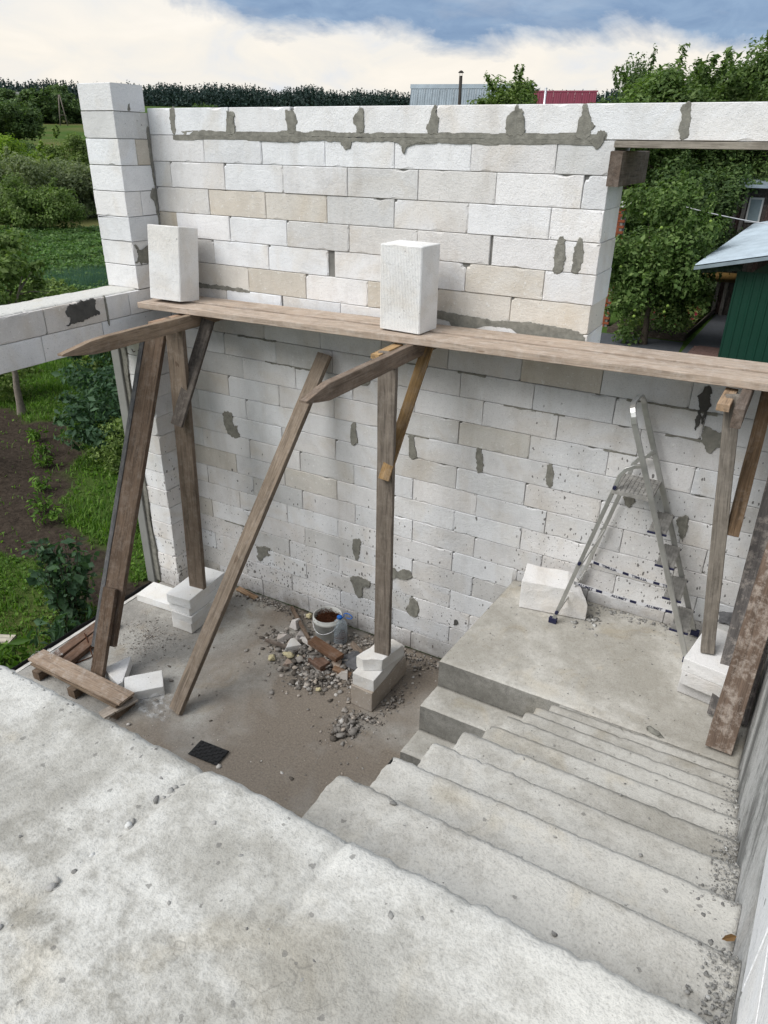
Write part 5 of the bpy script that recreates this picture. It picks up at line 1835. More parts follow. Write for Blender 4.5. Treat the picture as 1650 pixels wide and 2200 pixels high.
rect_tube('brace', [rn0.lerp(rn1, 0.42) + Vector((0.01, 0.01, 0)), rf0.lerp(rf1, 0.58) + Vector((0.01, -0.01, 0))], 0.018, 0.008, (0, 0, 1), 'aluminium', LD)
rect_tube('brace', [rn0.lerp(rn1, 0.10) + Vector((0.01, 0.01, 0)), rf0.lerp(rf1, 0.25) + Vector((0.01, -0.01, 0))], 0.018, 0.008, (0, 0, 1), 'aluminium', LD)
for p, nm in ((fn0, 'foot'), (ff0, 'foot'), (rn0, 'foot'), (rf0, 'foot')):
    bm = bmesh.new()
    bm_box(bm, (-0.03, -0.017, -0.008), (0.03, 0.017, 0.035))
    put('foot', from_bm('foot', bm, MATS['navy_plastic']), LD, Matrix.Translation(p))
for s in (0.08, 0.46, 0.985):
    p = rn0.lerp(rn1, s)
    bm = bmesh.new()
    bmesh.ops.create_cone(bm, cap_ends=True, segments=12, radius1=0.014, radius2=0.012, depth=0.02)
    put('rivet_cap', from_bm('rivet_cap', bm, MATS['navy_plastic']), LD, Matrix.Translation(p + Vector((0, -0.018, 0))) @ Matrix.Rotation(math.pi / 2, 4, 'X'))


# straps between front and rear frame, with printed lettering
def strap(p0, p1, sag, mirrored, dark):
    p0, p1 = Vector(p0), Vector(p1)
    n = 24

    def pt(s):
        p = p0.lerp(p1, s)
        p.z -= sag * 4 * s * (1 - s)
        return p
    V = []
    for i in range(n + 1):
        p = pt(i / n)
        V += [p + Vector((0, 0, -0.013)), p + Vector((0, 0, 0.013)), p + Vector((0, 0.002, 0.013)), p + Vector((0, 0.002, -0.013))]
    F = []
    for i in range(n):
        for k in range(4):
            k2 = (k + 1) % 4
            F.append((i * 4 + k, i * 4 + k2, i * 4 + 4 + k2, i * 4 + 4 + k))
    st = put('strap', mesh('strap', V, F, MATS['white_strap']), LD)
    cu = bpy.data.curves.new('lettering', 'FONT')
    cu.body = 'ALUMET'
    cu.size = 0.030
    cu.shear = 0.25
    cu.offset = 0.0007
    cu.fill_mode = 'FRONT'
    to = bpy.data.objects.new('lettering', cu)
    COL.objects.link(to)
    dg = bpy.context.evaluated_depsgraph_get()
    tm = bpy.data.meshes.new_from_object(to.evaluated_get(dg))
    bpy.data.objects.remove(to)
    co = np.array([v.co[:] for v in tm.vertices])
    faces = [tuple(p.vertices) for p in tm.polygons]
    Lt = (p1 - p0).length
    wid = co[:, 0].max()
    nrep = 3
    gap = Lt / nrep
    for r in range(nrep):
        V2 = []
        for (x, y, z) in co:
            u = (gap * r + 0.03 + x) / Lt
            if mirrored:
                u = 1 - u
            u = min(max(u, 0.0), 1.0)
            p = pt(u)
            V2.append((p.x, p.y - 0.0025, p.z - 0.0105 + y * 0.98))
        lt = put('lettering', mesh('lettering', V2, faces, MATS['navy_plastic']), st)
        # dark bar between the words
        ua, ub = (gap * r + 0.05 + wid) / Lt, min(gap * r + 0.05 + wid + 0.045, gap * (r + 1) - 0.005) / Lt
        if ub > ua:
            V3 = []
            for s in np.linspace(ua, ub, 6):
                p = pt(1 - s if mirrored else s)
                V3 += [(p.x, p.y - 0.0022, p.z - 0.011), (p.x, p.y - 0.0022, p.z + 0.011)]
            put('printed_bar', mesh('printed_bar', V3, [(2 * i, 2 * i + 2, 2 * i + 3, 2 * i + 1) for i in range(5)], MATS['navy_plastic']), st)


strap(rn0.lerp(rn1, 0.30) + Vector((0.02, 0.03, 0)), on_rail(1.47, yn + 0.03), 0.012, False, True)
strap(rf0.lerp(rf1, 0.34) + Vector((0.02, -0.03, 0)), on_rail(1.50, yf - 0.03), 0.012, True, True)

# perforated steel plate standing behind the broken block
bm = bmesh.new()
W_, H_ = 0.085, 0.125
nx_, ny_ = 17, 25
holes = [(4, 5, 1.4), (12, 7, 1.8), (6, 12, 1.2), (12, 14, 1.9), (4, 19, 1.3), (11, 20, 1.5), (8, 9, 1.0), (8, 17, 1.1)]
vs_ = {}
for i in range(nx_ + 1):
    for j in range(ny_ + 1):
        vs_[i, j] = bm.verts.new((-W_ / 2 + W_ * i / nx_, 0, H_ * j / ny_))
for i in range(nx_):
    for j in range(ny_):
        if any((i + .5 - a) ** 2 + (j + .5 - b_) ** 2 < r * r for a, b_, r in holes):
            continue
        bm.faces.new((vs_[i, j], vs_[i + 1, j], vs_[i + 1, j + 1], vs_[i, j + 1]))
o = put('steel_plate', from_bm('steel_plate', bm, MATS['galvanised']), None, Matrix.Translation((4.17, -0.075, LZ + 0.225)) @ Matrix.Rotation(math.radians(-12), 4, 'X') @ Matrix.Rotation(math.radians(10), 4, 'Y') @ Matrix.Rotation(math.radians(12), 4, 'Z'))
so = o.modifiers.new('thickness', 'SOLIDIFY')
so.thickness = 0.003
tag(o, 'small perforated shiny steel plate leaning behind the broken white block', 'plate')
lathe('green_bottle', [(0.0, 0.0), (0.022, 0.0), (0.024, 0.01), (0.024, 0.10), (0.012, 0.13), (0.010, 0.16), (0.0, 0.16)], 'green_glass', None, Matrix.Translation((5.165, -0.05, LZ + 0.17)))
tag(bpy.data.objects['green_bottle'], 'small green bottle by the wall behind the right trestle post', 'bottle')

for xx in (-0.165, -0.085):
    tube('nail', [(xx, PY0 + 0.02, 2.62), (xx + 0.012, PY0 - 0.03, 2.625), (xx + 0.03, PY0 - 0.055, 2.66)], 0.004, 'rust', LW, 6)
# ------------------------------------------------------------------ vegetation
def leaf_mesh(name, P, Nrm, size, mat, seed, aspect=0.55, fold=0.25, droop=0.0):
    """one folded rhombic leaf of two triangles at each point P (n,3), facing roughly Nrm"""
    rg = np.random.default_rng(seed)
    n = len(P)
    Nn = Nrm + rg.normal(0, 0.55, (n, 3))
    Nn /= np.linalg.norm(Nn, axis=1, keepdims=True) + 1e-9
    T = rg.normal(0, 1, (n, 3))
    T[:, 2] -= droop
    T -= (T * Nn).sum(1, keepdims=True) * Nn
    T /= np.linalg.norm(T, axis=1, keepdims=True) + 1e-9
    B = np.cross(Nn, T)
    s = (size * np.clip(rg.lognormal(-0.08, 0.38, n), 0.35, 2.0))[:, None]
    a = P - T * s * 0.5
    c = P + T * s * 0.5 - Nn * s * 0.12
    b = P + B * s * aspect * 0.5 + Nn * s * fold * 0.3
    d = P - B * s * aspect * 0.5 + Nn * s * fold * 0.3
    V = np.stack([a, b, c, d], 1).reshape(-1, 3)
    i = np.arange(n) * 4
    F = np.concatenate([np.stack([i, i + 1, i + 2], 1), np.stack([i, i + 2, i + 3], 1)])
    return mesh_np(name, V, F, MATS[mat])


def crown_points(blobs, n, seed, shell=0.55):
    """points spread through ellipsoid clumps, denser near their surface; normals look outwards and up"""
    rg = np.random.default_rng(seed)
    w = np.array([b[3] * b[4] + 1e-6 for b in blobs])
    w = w / w.sum()
    k = rg.choice(len(blobs), n, p=w)
    B = np.array([b[:6] for b in blobs], float)[k]
    D = rg.normal(0, 1, (n, 3))
    D /= np.linalg.norm(D, axis=1, keepdims=True)
    r = rg.uniform(0, 1, n) ** shell
    r = r * (1 + 0.12 * rg.normal(0, 1, n))
    P = B[:, :3] + D * r[:, None] * B[:, 3:6]
    Nr = D * 0.8 + np.array([0, 0, 0.55])
    return P, Nr


def clumps(rx, rz, n, seed, cz, rc=0.38, flat=0.8, low=-0.7):
    """clump centres over an ellipsoidal crown centred at height cz"""
    rg = random.Random(seed)
    out = [(0, 0, cz, rx * 0.62, rx * 0.62, rz * 0.66)]
    for _ in range(n):
        while True:
            d = Vector((rg.gauss(0, 1), rg.gauss(0, 1), rg.gauss(0, 1))).normalized()
            if d.z > low:
                break
        q = rg.uniform(0.55, 0.98)
        c = rg.uniform(0.6, 1.25) * rc
        out.append((d.x * rx * q, d.y * rx * q, cz + d.z * rz * q, rx * c, rx * c, rx * c * flat))
    return out


def sprays(rx, rz, n, seed, cz):
    """thin shoots sticking out of the crown"""
    rg = random.Random(seed + 5)
    out = []
    for _ in range(n):
        d = Vector((rg.gauss(0, 1), rg.gauss(0, 1), rg.gauss(0.5, 0.8))).normalized()
        for s in (0.95, 1.05, 1.15):
            out.append((d.x * rx * s, d.y * rx * s, cz + d.z * rz * s, rx * 0.07, rx * 0.07, rx * 0.10))
    return out


def trunk_mesh(name, h, r, seed, rx, rz, cz, mat='bark', limbs=7, lean=0.0):
    rg = random.Random(seed)
    V, F = [], []

    def tb(pts, rr, sides=7):
        b0 = len(V)
        n = len(pts)
        for i, p in enumerate(pts):
            d = (pts[min(i + 1, n - 1)] - pts[max(i - 1, 0)]).normalized()
            s = d.orthogonal().normalized()
            u = d.cross(s)
            for k in range(sides):
                a = 6.2832 * k / sides
                V.append(p + (s * math.cos(a) + u * math.sin(a)) * rr[i])
        for i in range(n - 1):
            for k in range(sides):
                k2 = (k + 1) % sides
                F.append((b0 + i * sides + k, b0 + i * sides + k2, b0 + (i + 1) * sides + k2, b0 + (i + 1) * sides + k))
    top = Vector((lean * h, 0, h))
    pts = [Vector((lean * h * s + 0.06 * h * nz(s * 3, seed, 0, 1.0) * s, 0.06 * h * nz(s * 3, seed + 5, 0, 1.0) * s, h * s)) for s in np.linspace(0, 1, 7)]
    tb(pts, [r * (1.25 if i == 0 else 1.0 - 0.10 * i) for i in range(7)], 9)
    for k in range(limbs):
        s0 = pts[rg.choice([3, 4, 5, 6])]
        d = Vector((rg.gauss(0, 1), rg.gauss(0, 1), rg.uniform(0.25, 1.0))).normalized()
        e = Vector((d.x * rx * 0.75, d.y * rx * 0.75, cz + d.z * rz * 0.6))
        mid = s0.lerp(e, 0.5) + Vector((0, 0, 0.08 * h))
        q = [s0, s0.lerp(mid, 0.5), mid, mid.lerp(e, 0.6), e]
        tb(q, [r * 0.55, r * 0.42, r * 0.3, r * 0.18, r * 0.07], 6)
        for _ in range(2):
            e2 = mid + Vector((rg.gauss(0, 1) * rx * 0.4, rg.gauss(0, 1) * rx * 0.4, abs(rg.gauss(0, 1)) * rz * 0.4))
            tb([mid, mid.lerp(e2, 0.5) + Vector((0, 0, 0.03)), e2], [r * 0.25, r * 0.15, r * 0.05], 5)
    return mesh(name, V, F, MATS[mat], True)


CROWNS = {}


def crown(kind, rx, rz, cz, ncl, nleaf, size, mat, seed, rc=0.38, flat=0.8, shell=0.5, aspect=0.55, low=-0.7, nspray=0, droop=0.0):
    bl = clumps(rx, rz, ncl, seed, cz, rc, flat, low)
    if nspray:
        bl += sprays(rx, rz, nspray, seed, cz)
    P, Nr = crown_points(bl, nleaf, seed, shell)
    if nspray:
        rgs = np.random.default_rng(seed + 1)
        extra = sprays(rx, rz, nspray, seed, cz)
        P2, N2 = crown_points(extra, nspray * 22, seed + 2, 0.8)
        P, Nr = np.concatenate([P, P2]), np.concatenate([Nr, N2])
    P[:, 2] = np.maximum(P[:, 2], 0.04)
    return leaf_mesh(kind, P, Nr, size, mat, seed, aspect, droop=droop)


def tree(name, label, cat, loc, crown_me, trunk_me=None, rz=0.0, s=(1, 1, 1), group=None):
    t = thing(name, label, cat, loc, group)
    M = Matrix.Translation(loc) @ Matrix.Rotation(rz, 4, 'Z') @ Matrix.Diagonal((s[0], s[1], s[2], 1))
    if trunk_me is not None:
        put('trunk', trunk_me, t, M)
    put('crown', crown_me, t, M)
    return t


def gpos(x, y):
    return (x, y, ground_h(x, y))


# ---- right side: fruit tree and dark trees seen through the window opening
APC = crown('crown_fruit', 1.45, 1.95, 2.0, 34, 24000, 0.105, 'leaf_fruit', 21, 0.40, 0.85, 0.5, 0.6, -0.98, 16)
APT = trunk_mesh('trunk_fruit', 1.5, 0.10, 4, 1.3, 1.6, 2.2)
tree('apple_tree', 'leafy apple tree with green apples seen through the window opening', 'tree', (1.8, 15.6, -0.4), APC, APT)
# apples
ap = [(1.8 + 1.35 * math.cos(a) * c, 15.6 - abs(math.sin(a)) * 1.25 * c - 0.1, z) for a, c, z in [(rg.uniform(0, 6.28), rg.uniform(0.7, 1.05), rg.uniform(0.4, 3.0)) for _ in range(16)]]
apt = bpy.data.objects['apple_tree']
apple = blob_mesh(0.042, 1, 'plain_color', 2, 0.08)
for k, p in enumerate(ap):
    put('apple', apple, apt, Matrix.Translation(p), (0.20, 0.29, 0.06))
DKC = crown('crown_dark', 2.3, 2.6, 4.3, 44, 36000, 0.145, 'leaf_dark', 31, 0.36, 0.8, 0.5, 0.55, -0.95, 16)
DKT = trunk_mesh('trunk_dark', 3.4, 0.2, 8, 2.2, 2.4, 4.4)
MDC = crown('crown_mid', 2.1, 2.7, 4.9, 40, 36000, 0.135, 'leaf_tree', 33, 0.36, 0.85, 0.5, 0.5, -0.9, 18)
tree('garden_tree', 'broad dark green tree rising above the beam at the right', 'tree', (0.05, 22.5, -0.4), MDC, DKT, 0.4, (1.16, 1.16, 0.95), 'trees behind the window opening')
tree('garden_tree', 'tall leafy tree at the right edge reaching highest into the sky', 'tree', (2.95, 24.0, -0.4), MDC, DKT, 1.9, (1.0, 1.0, 1.06), 'trees behind the window opening')
tree('garden_tree', 'dark bushy tree low behind the apple tree', 'tree', (1.7, 20.6, -0.4), DKC, DKT, 2.9, (0.78, 0.78, 0.66), 'trees behind the window opening')
tree('garden_tree', 'small dark pointed tree at the left shoulder of the broad tree', 'tree', (-1.9, 27.5, -0.4), DKC, DKT, 4.2, (0.62, 0.62, 1.12), 'trees behind the window opening')
tree('garden_tree', 'pale green tree standing right behind the broad dark tree', 'tree', (1.15, 26.0, -0.4), MDC, DKT, 5.1, (1.15, 1.15, 0.97), 'trees behind the window opening')
# bright tree between the two roofs
BTC = crown('crown_bright', 1.75, 2.2, 6.0, 36, 17000, 0.17, 'leaf_apple', 41, 0.36, 0.9, 0.5, 0.55, -0.8, 10)
tree('garden_tree', 'light green tree between the grey and the red roof', 'tree', (-11.2, 38.0, -0.4), BTC, DKT, 0.6, (1.12, 1.12, 1.02))

# ---- left garden
L1 = crown('crown_left_a', 1.9, 1.35, 1.45, 24, 16000, 0.135, 'leaf_apple', 51, 0.36, 0.8, 0.5, 0.6, -0.6, 10)
L2 = crown('crown_left_b', 1.7, 1.9, 2.2, 22, 15000, 0.15, 'leaf_bright', 52, 0.40, 0.8, 0.5, 0.6, -0.95, 8)
L3 = crown('crown_left_c', 1.9, 2.9, 3.2, 30, 20000, 0.16, 'leaf_mid', 53, 0.34, 0.9, 0.5, 0.6, -0.98, 10)
L4 = crown('crown_left_d', 2.2, 1.8, 2.0, 26, 18000, 0.15, 'leaf_grey', 54, 0.38, 0.75, 0.5, 0.5, -0.95, 12)
L5 = crown('crown_left_e', 3.6, 2.6, 3.0, 34, 20000, 0.28, 'leaf_dark', 55, 0.36, 0.8, 0.5, 0.6, -0.9, 4)
LT = trunk_mesh('trunk_left', 1.3, 0.13, 9, 1.8, 1.2, 1.5)
GL = 'trees in the left garden'
tree('fruit_tree', 'low spreading fruit tree with dark hollow trunk on the far lawn', 'tree', gpos(-33.0, 23.3), L1, LT, 0.3, (1.05, 1.05, 1.0), GL)
tree('fruit_tree', 'low green bush left of the spreading fruit tree', 'bush', gpos(-36.2, 22.4), L1, None, 2.3, (0.8, 0.8, 0.7), GL)
tree('broadleaf_tree', 'bright yellow green bush at the left edge', 'bush', gpos(-41.5, 29.3), L2, None, 0.0, (1.15, 1.15, 1.18), GL)
tree('broadleaf_tree', 'tall dark oval tree beside the corner pillar', 'tree', gpos(-46.3, 36.4), L3, None, 0.5, (1.0, 1.0, 0.86), GL)
tree('broadleaf_tree', 'yellowish small tree in front of the dark oval tree', 'bush', gpos(-46.4, 34.2), L3, None, 1.7, (0.6, 0.6, 0.55), GL)
tree('willow_bush', 'greyish bush behind the spreading fruit tree', 'bush', gpos(-39.5, 29.6), L4, None, 0.0, (1.1, 1.1, 0.95), GL)
tree('willow_bush', 'greyish bush under the dark oval tree beside the pillar', 'bush', gpos(-38.6, 31.2), L4, None, 1.4, (1.0, 1.0, 0.9), GL)
tree('willow_bush', 'greyish bush at the left edge below the bright bush', 'bush', gpos(-39.0, 25.8), L4, None, 2.6, (1.2, 1.2, 1.05), GL)
tree('willow_bush', 'dull green bush half hidden behind the pillar', 'bush', gpos(-37.2, 33.6), L4, None, 3.6, (1.0, 1.0, 0.8), GL)
tree('willow_bush', 'low dull green bush between the bright bush and the oval tree', 'bush', gpos(-45.0, 33.0), L4, None, 4.6, (1.2, 1.2, 0.95), GL)
tree('broadleaf_tree', 'round dark tree at the left edge on the rise', 'tree', gpos(-84.5, 59.0), L5, None, 0.0, (1.15, 1.15, 0.95), GL)
tree('broadleaf_tree', 'dark low tree at the left edge below the round dark tree', 'tree', gpos(-66, 45.5), L5, None, 2.0, (0.8, 0.8, 0.55), GL)
F1 = crown('crown_far_a', 4.2, 3.4, 3.6, 30, 9000, 0.55, 'far_leaf', 61, 0.38, 0.9, 0.5, 0.7, -0.9)
F2 = crown('crown_far_b', 4.4, 3.6, 3.8, 30, 9000, 0.55, 'leaf_dark', 62, 0.38, 0.9, 0.5, 0.7, -0.9)
FG = 'trees on the far slope'


def far_tree(az, d, lab, me, s, rz=0.0, nm='far_tree'):
    x, y = CAMP.x + d * math.sin(math.radians(az)), CAMP.y + d * math.cos(math.radians(az))
    z = ground_h(x, y) - 0.4
    s = (s[0] * 0.85, s[1] * 0.85, s[2] * 0.66)
    return tree(nm, lab, 'tree', (x, y, z), me, None, rz, s, FG)


for az, d, me, s, lab in [
    (-54.6, 192, F1, (1.1, 1.1, 1.15), 'leftmost tree of the hedge row below the far house'),
    (-53.2, 188, F1, (1.0, 1.0, 1.0), 'second tree of the far hedge row below the house'),
    (-52.0, 186, F2, (1.25, 1.25, 1.25), 'dark broad tree in the middle of the far hedge row'),
    (-50.9, 190, F2, (1.1, 1.1, 1.15), 'dark tree right of the middle in the far hedge row'),
    (-49.6, 192, F1, (1.1, 1.1, 0.95), 'light green tree behind the utility pole'),
    (-48.4, 194, F1, (1.1, 1.1, 0.9), 'light tree of the far hedge row beside the pillar'),
    (-54.4, 245, F2, (1.3, 1.3, 1.25), 'tall dark tree left above the far house'),
    (-50.9, 240, F2, (0.85, 0.85, 1.45), 'tall dark tree standing against the forest'),
    (-49.4, 250, F2, (0.8, 0.8, 0.8), 'small dark tree in front of the forest near the pillar'),
    (-53.6, 150, F2, (0.6, 0.6, 0.55), 'small dark bush in the dip before the far field'),
    (-41.6, 120, F2, (0.62, 0.62, 1.05), 'dark spruce like tree just right of the pillar above the beam'),
    (-39.4, 110, F1, (0.75, 0.75, 0.38), 'flat light bush above the beam near the pillar'),
    (-38.2, 112, F1, (0.8, 0.8, 0.42), 'flat light bush above the beam second from the pillar'),
    (-35.6, 105, F1, (0.62, 0.62, 0.85), 'rounded green tree above the beam left of the middle'),
    (-34.4, 108, F1, (0.62, 0.62, 0.72), 'pale green shrub beside the rounded tree above the beam'),
    (-32.6, 104, F2, (0.7, 0.7, 0.55), 'dark low trees above the beam between the two rounded ones'),
    (-31.2, 104, F1, (0.72, 0.72, 0.78), 'second rounded green tree above the middle of the beam'),
    (-29.5, 110, F1, (0.6, 0.6, 0.5), 'low green tree trailing right above the beam'),
    (-27.6, 112, F1, (0.6, 0.6, 0.36), 'low thin bush above the beam left of the grey roof'),
    (-25.4, 110, F2, (0.55, 0.55, 0.55), 'dark small tree just left of the grey roof'),
]:
    far_tree(az, d, lab, me, s, az)

# young tree in the near garden: pale trunk below the lintel, crown above it
YC = crown('crown_young', 0.85, 0.85, 2.45, 20, 5200, 0.095, 'leaf_apple', 71, 0.36, 0.8, 0.6, 0.55, -0.7, 12)
YT = trunk_mesh('trunk_young', 1.6, 0.075, 12, 1.0, 0.9, 2.5, 'bark_pale', 7, 0.03)
tree('young_tree', 'young fruit tree with pale trunk behind the left lintel', 'tree', (-7.5, 3.12, -0.4), YC, YT)
S1 = crown('shrub_a', 0.85, 0.75, 0.75, 20, 4600, 0.095, 'leaf_lilac', 81, 0.42, 0.8, 0.55, 0.5, -0.95, 14)
S2 = crown('shrub_b', 0.8, 0.7, 0.7, 20, 4600, 0.09, 'leaf_mid', 82, 0.42, 0.8, 0.55, 0.5, -0.95, 14)
for k, (x, y, me, s, lab) in enumerate([
    (-4.35, 2.75, S1, (0.95, 0.95, 0.95), 'dark leafy shrub touching the cement board of the jamb'),
    (-5.1, 3.6, S1, (1.1, 1.1, 1.25), 'bluish green shrub under the left lintel behind the jamb'),
    (-5.6, 4.4, S2, (1.15, 1.15, 1.3), 'green shrub further back under the lintel'),
    (-6.5, 4.9, S1, (1.1, 1.1, 1.1), 'shrub in the row under the lintel right of the young tree'),
    (-3.7, 2.3, S2, (0.6, 0.6, 0.6), 'small shrub at the foot of the jamb'),
    (-8.6, 3.6, S2, (0.8, 0.8, 0.7), 'small leafy shrub left of the young trunk'),
    (-7.4, 6.0, S2, (1.2, 1.2, 1.0), 'shrub far back under the lintel behind the lawn'),
    (-13.4, 8.0, S2, (1.2, 1.2, 0.85), 'bush peeping above the left lintel at the picture edge'),
    (-14.2, 8.9, S2, (1.1, 1.1, 0.8), 'bush above the left lintel next to the potato rows'),
    (-12.6, 9.0, S1, (0.8, 0.8, 0.55), 'bluish bush above the left lintel close to the crate')]):
    tree('shrub', lab, 'shrub', (x, y, -0.4), me, None, k * 1.3, s, 'shrubs in the near garden')


# near lilac with upright stems and broad leaves
def stem_plant(name, label, loc, h, nst, spread, leaf, mat, per, seed, asp=0.75):
    rg_ = random.Random(seed)
    t = thing(name, label, 'plant', loc)
    P, Nr, V, F = [], [], [], []
    for k in range(nst):
        a = rg_.uniform(0, 6.28)
        tip = Vector((math.cos(a) * spread * rg_.random(), math.sin(a) * spread * rg_.random(), h * rg_.uniform(0.65, 1.05)))
        b0 = Vector((tip.x * 0.3, tip.y * 0.3, 0))
        seg = [b0.lerp(tip, s) for s in (0, 0.5, 1.0)]
        for i in range(2):
            p, q = seg[i], seg[i + 1]
            n0 = len(V)
            for pt, r in ((p, 0.006 - 0.002 * i), (q, 0.004 - 0.002 * i)):
                for c in range(4):
                    an = c * 1.5708
                    V.append(pt + Vector((math.cos(an) * r, math.sin(an) * r, 0)))
            for c in range(4):
                c2 = (c + 1) % 4
                F.append((n0 + c, n0 + c2, n0 + 4 + c2, n0 + 4 + c))
        for i in range(per):
            s = rg_.uniform(0.22, 1.0)
            p = b0.lerp(tip, s)
            an = rg_.uniform(0, 6.28)
            o_ = Vector((math.cos(an), math.sin(an), -0.1)) * leaf * 0.7
            P.append((p + o_)[:])
            Nr.append((o_.x / leaf, o_.y / leaf, 0.9))
    put('stems', mesh('stems', V, F, MATS['bark']), t, Matrix.Translation(loc))
    put('leaves', leaf_mesh('leaves', np.array(P), np.array(Nr), leaf, mat, seed, asp, droop=1.2), t, Matrix.Translation(loc))
    return t


stem_plant('lilac_bush', 'upright lilac bush with broad dark leaves near the slab edge', (-1.0, -1.02, -0.4), 1.0, 34, 0.42, 0.085, 'leaf_lilac', 22, 3)
stem_plant('peony_plant', 'low peony with narrow leaves beside the black membrane', (-0.82, -1.32, -0.4), 0.36, 16, 0.28, 0.15, 'leaf_lilac', 9, 4, 0.28)
stem_plant('peony_plant', 'low narrow leaved plant at the slab corner next to the lintel shadow', (-0.78, -1.95, -0.4), 0.34, 18, 0.30, 0.13, 'grass', 10, 5, 0.32)
for k, (x, y, h, lab) in enumerate([(-4.9, 1.62, 0.24, 'weed tuft in the dug soil nearest the young tree'), (-4.15, 1.0, 0.26, 'weed tuft in the middle of the dug soil'), (-3.55, 0.55, 0.30, 'leafy weed tuft in the dug soil towards the jamb'), (-3.2, 0.35, 0.24, 'low weed tuft at the front of the dug soil'),
                                  (-6.0, 2.3, 0.26, 'weed tuft far back in the dug soil'), (-5.4, 1.95, 0.2, 'small weed left of the middle in the dug soil')]):
    p = stem_plant('weed_tuft', lab, (x, y, -0.38), h, 12, 0.22, 0.085, 'grass', 8, 11 + k, 0.35)
    p['group'] = 'weeds in the dug soil'


# grass and clover: one uncountable mass
def build_grass():
    rg_ = np.random.default_rng(5)
    n = 150000
    x = -rg_.uniform(0.42 ** 0.7, 15.0 ** 0.7, n) ** (1 / 0.7)
    y = rg_.uniform(-3.2, 11.0, n)
    keep = []
    for i in range(n):
        xi, yi = x[i], y[i]
        # only where the opening and the lintel leave the garden in view
        t = (yi + 5.07) / (5.17 - xi)
        if not (0.45 < t < 0.86):
            continue
        if soil_mask(xi, yi) < 1.0 and rg_.random() > 0.035:
            continue
        if fbm(xi, yi, 5.0, 0.9, 2) < -0.25 and rg_.random() < 0.45:
            continue
        keep.append(i)
    x, y = x[keep], y[keep]
    n = len(x)
    z = np.array([-0.4 + 0.03 * fbm(a, b, 0, 2.2, 3) for a, b in zip(x, y)])
    hgt = np.array([0.05 + 0.05 * (fbm(a, b, 2, 0.8, 2) + 0.6) for a, b in zip(x, y)]) * rg_.uniform(0.6, 1.5, n)
    hgt = np.clip(hgt, 0.025, 0.2)
    a = rg_.uniform(0, 6.28, n)
    w = rg_.uniform(0.005, 0.011, n)
    d = np.stack([np.cos(a), np.sin(a), np.zeros(n)], 1)
    s = np.stack([-np.sin(a), np.cos(a), np.zeros(n)], 1)
    P = np.stack([x, y, z], 1)
    bend = rg_.uniform(0.2, 0.9, n)
    m1 = P + d * (hgt * bend * 0.3)[:, None] + np.array([0, 0, 1.0]) * (hgt * 0.6)[:, None]
    tip = P + d * (hgt * bend)[:, None] + np.array([0, 0, 1.0]) * (hgt * 0.95)[:, None]
    V = np.stack([P - s * w[:, None], P + s * w[:, None], m1 + s * w[:, None] * 0.8, m1 - s * w[:, None] * 0.8, tip], 1).reshape(-1, 3)
    i = np.arange(n) * 5
    F = np.concatenate([np.stack([i, i + 1, i + 2], 1), np.stack([i, i + 2, i + 3], 1), np.stack([i + 3, i + 2, i + 4], 1)])
    o = put('grass', mesh_np('grass', V, F, MATS['grass']))
    o['kind'] = 'stuff'
    tag(o, 'mown grass and clover of the near garden', 'grass')
    # clover leaves lying flat between the blades
    k = rg_.choice(n, 22000)
    Pc = P[k] + rg_.normal(0, 0.03, (22000, 3)) * np.array([1, 1, 0.3]) + np.array([0, 0, 0.03])
    o = put('clover', leaf_mesh('clover', Pc, np.tile(np.array([0, 0, 1.0]), (22000, 1)), 0.035, 'grass', 9, 0.8))
    o['kind'] = 'stuff'
    tag(o, 'small clover leaves among the near grass', 'clover')


build_grass()


# potato rows, onions, lawn roughness further out
def build_rows():
    rg_ = np.random.default_rng(8)
    n = 90000
    u = rg_.uniform(0, 1, n)
    # field frame: origin near corner, rows run across the view
    o_ = np.array([-15.5, 11.0])
    ax = np.array([-0.80, 0.60])          # away from the house
    ay = np.array([-0.60, -0.80])         # along the rows, to the left
    dist = rg_.uniform(0.0, 22.0, n)
    row = np.round(dist / 0.75) * 0.75
    lat = rg_.normal(0, 0.17, n)
    al = rg_.uniform(-7.0, 7.5, n)
    xy = o_ + np.outer(row + lat, ax) + np.outer(al, ay)
    h = np.maximum(0.04, 0.46 - 4.0 * lat ** 2) * rg_.uniform(0.55, 1.0, n) * (0.8 + 0.4 * np.sin(al * 1.7 + row * 3) * np.sin(al * 0.9 + row))
    P = np.stack([xy[:, 0], xy[:, 1], -0.4 + h], 1)
    Nr = np.stack([lat * 2 * ax[0], lat * 2 * ax[1], np.ones(n)], 1)
    o = put('potato_rows', leaf_mesh('potato_rows', P, Nr, 0.115, 'leaf_potato', 8, 0.75))
    o['kind'] = 'stuff'
    tag(o, 'rows of potato plants in the left garden', 'crop')
    n = 5000
    xy = np.array([-17.2, 13.6]) + rg_.normal(0, 1, (n, 2)) * np.array([0.9, 0.9])
    a = rg_.uniform(0, 6.28, n)
    w = 0.014
    P = np.stack([xy[:, 0], xy[:, 1], np.full(n, -0.38)], 1)
    tip = P + np.stack([np.cos(a) * 0.1, np.sin(a) * 0.1, rg_.uniform(0.4, 0.62, n)], 1)
    s = np.stack([-np.sin(a), np.cos(a), np.zeros(n)], 1) * w
    V = np.stack([P - s, P + s, tip], 1).reshape(-1, 3)
    o = put('onion_bed', mesh_np('onion_bed', V, np.arange(n * 3).reshape(-1, 3), MATS['leaf_onion']))
    o['kind'] = 'stuff'
    tag(o, 'bluish bed of onions in the potato field', 'crop')


build_rows()


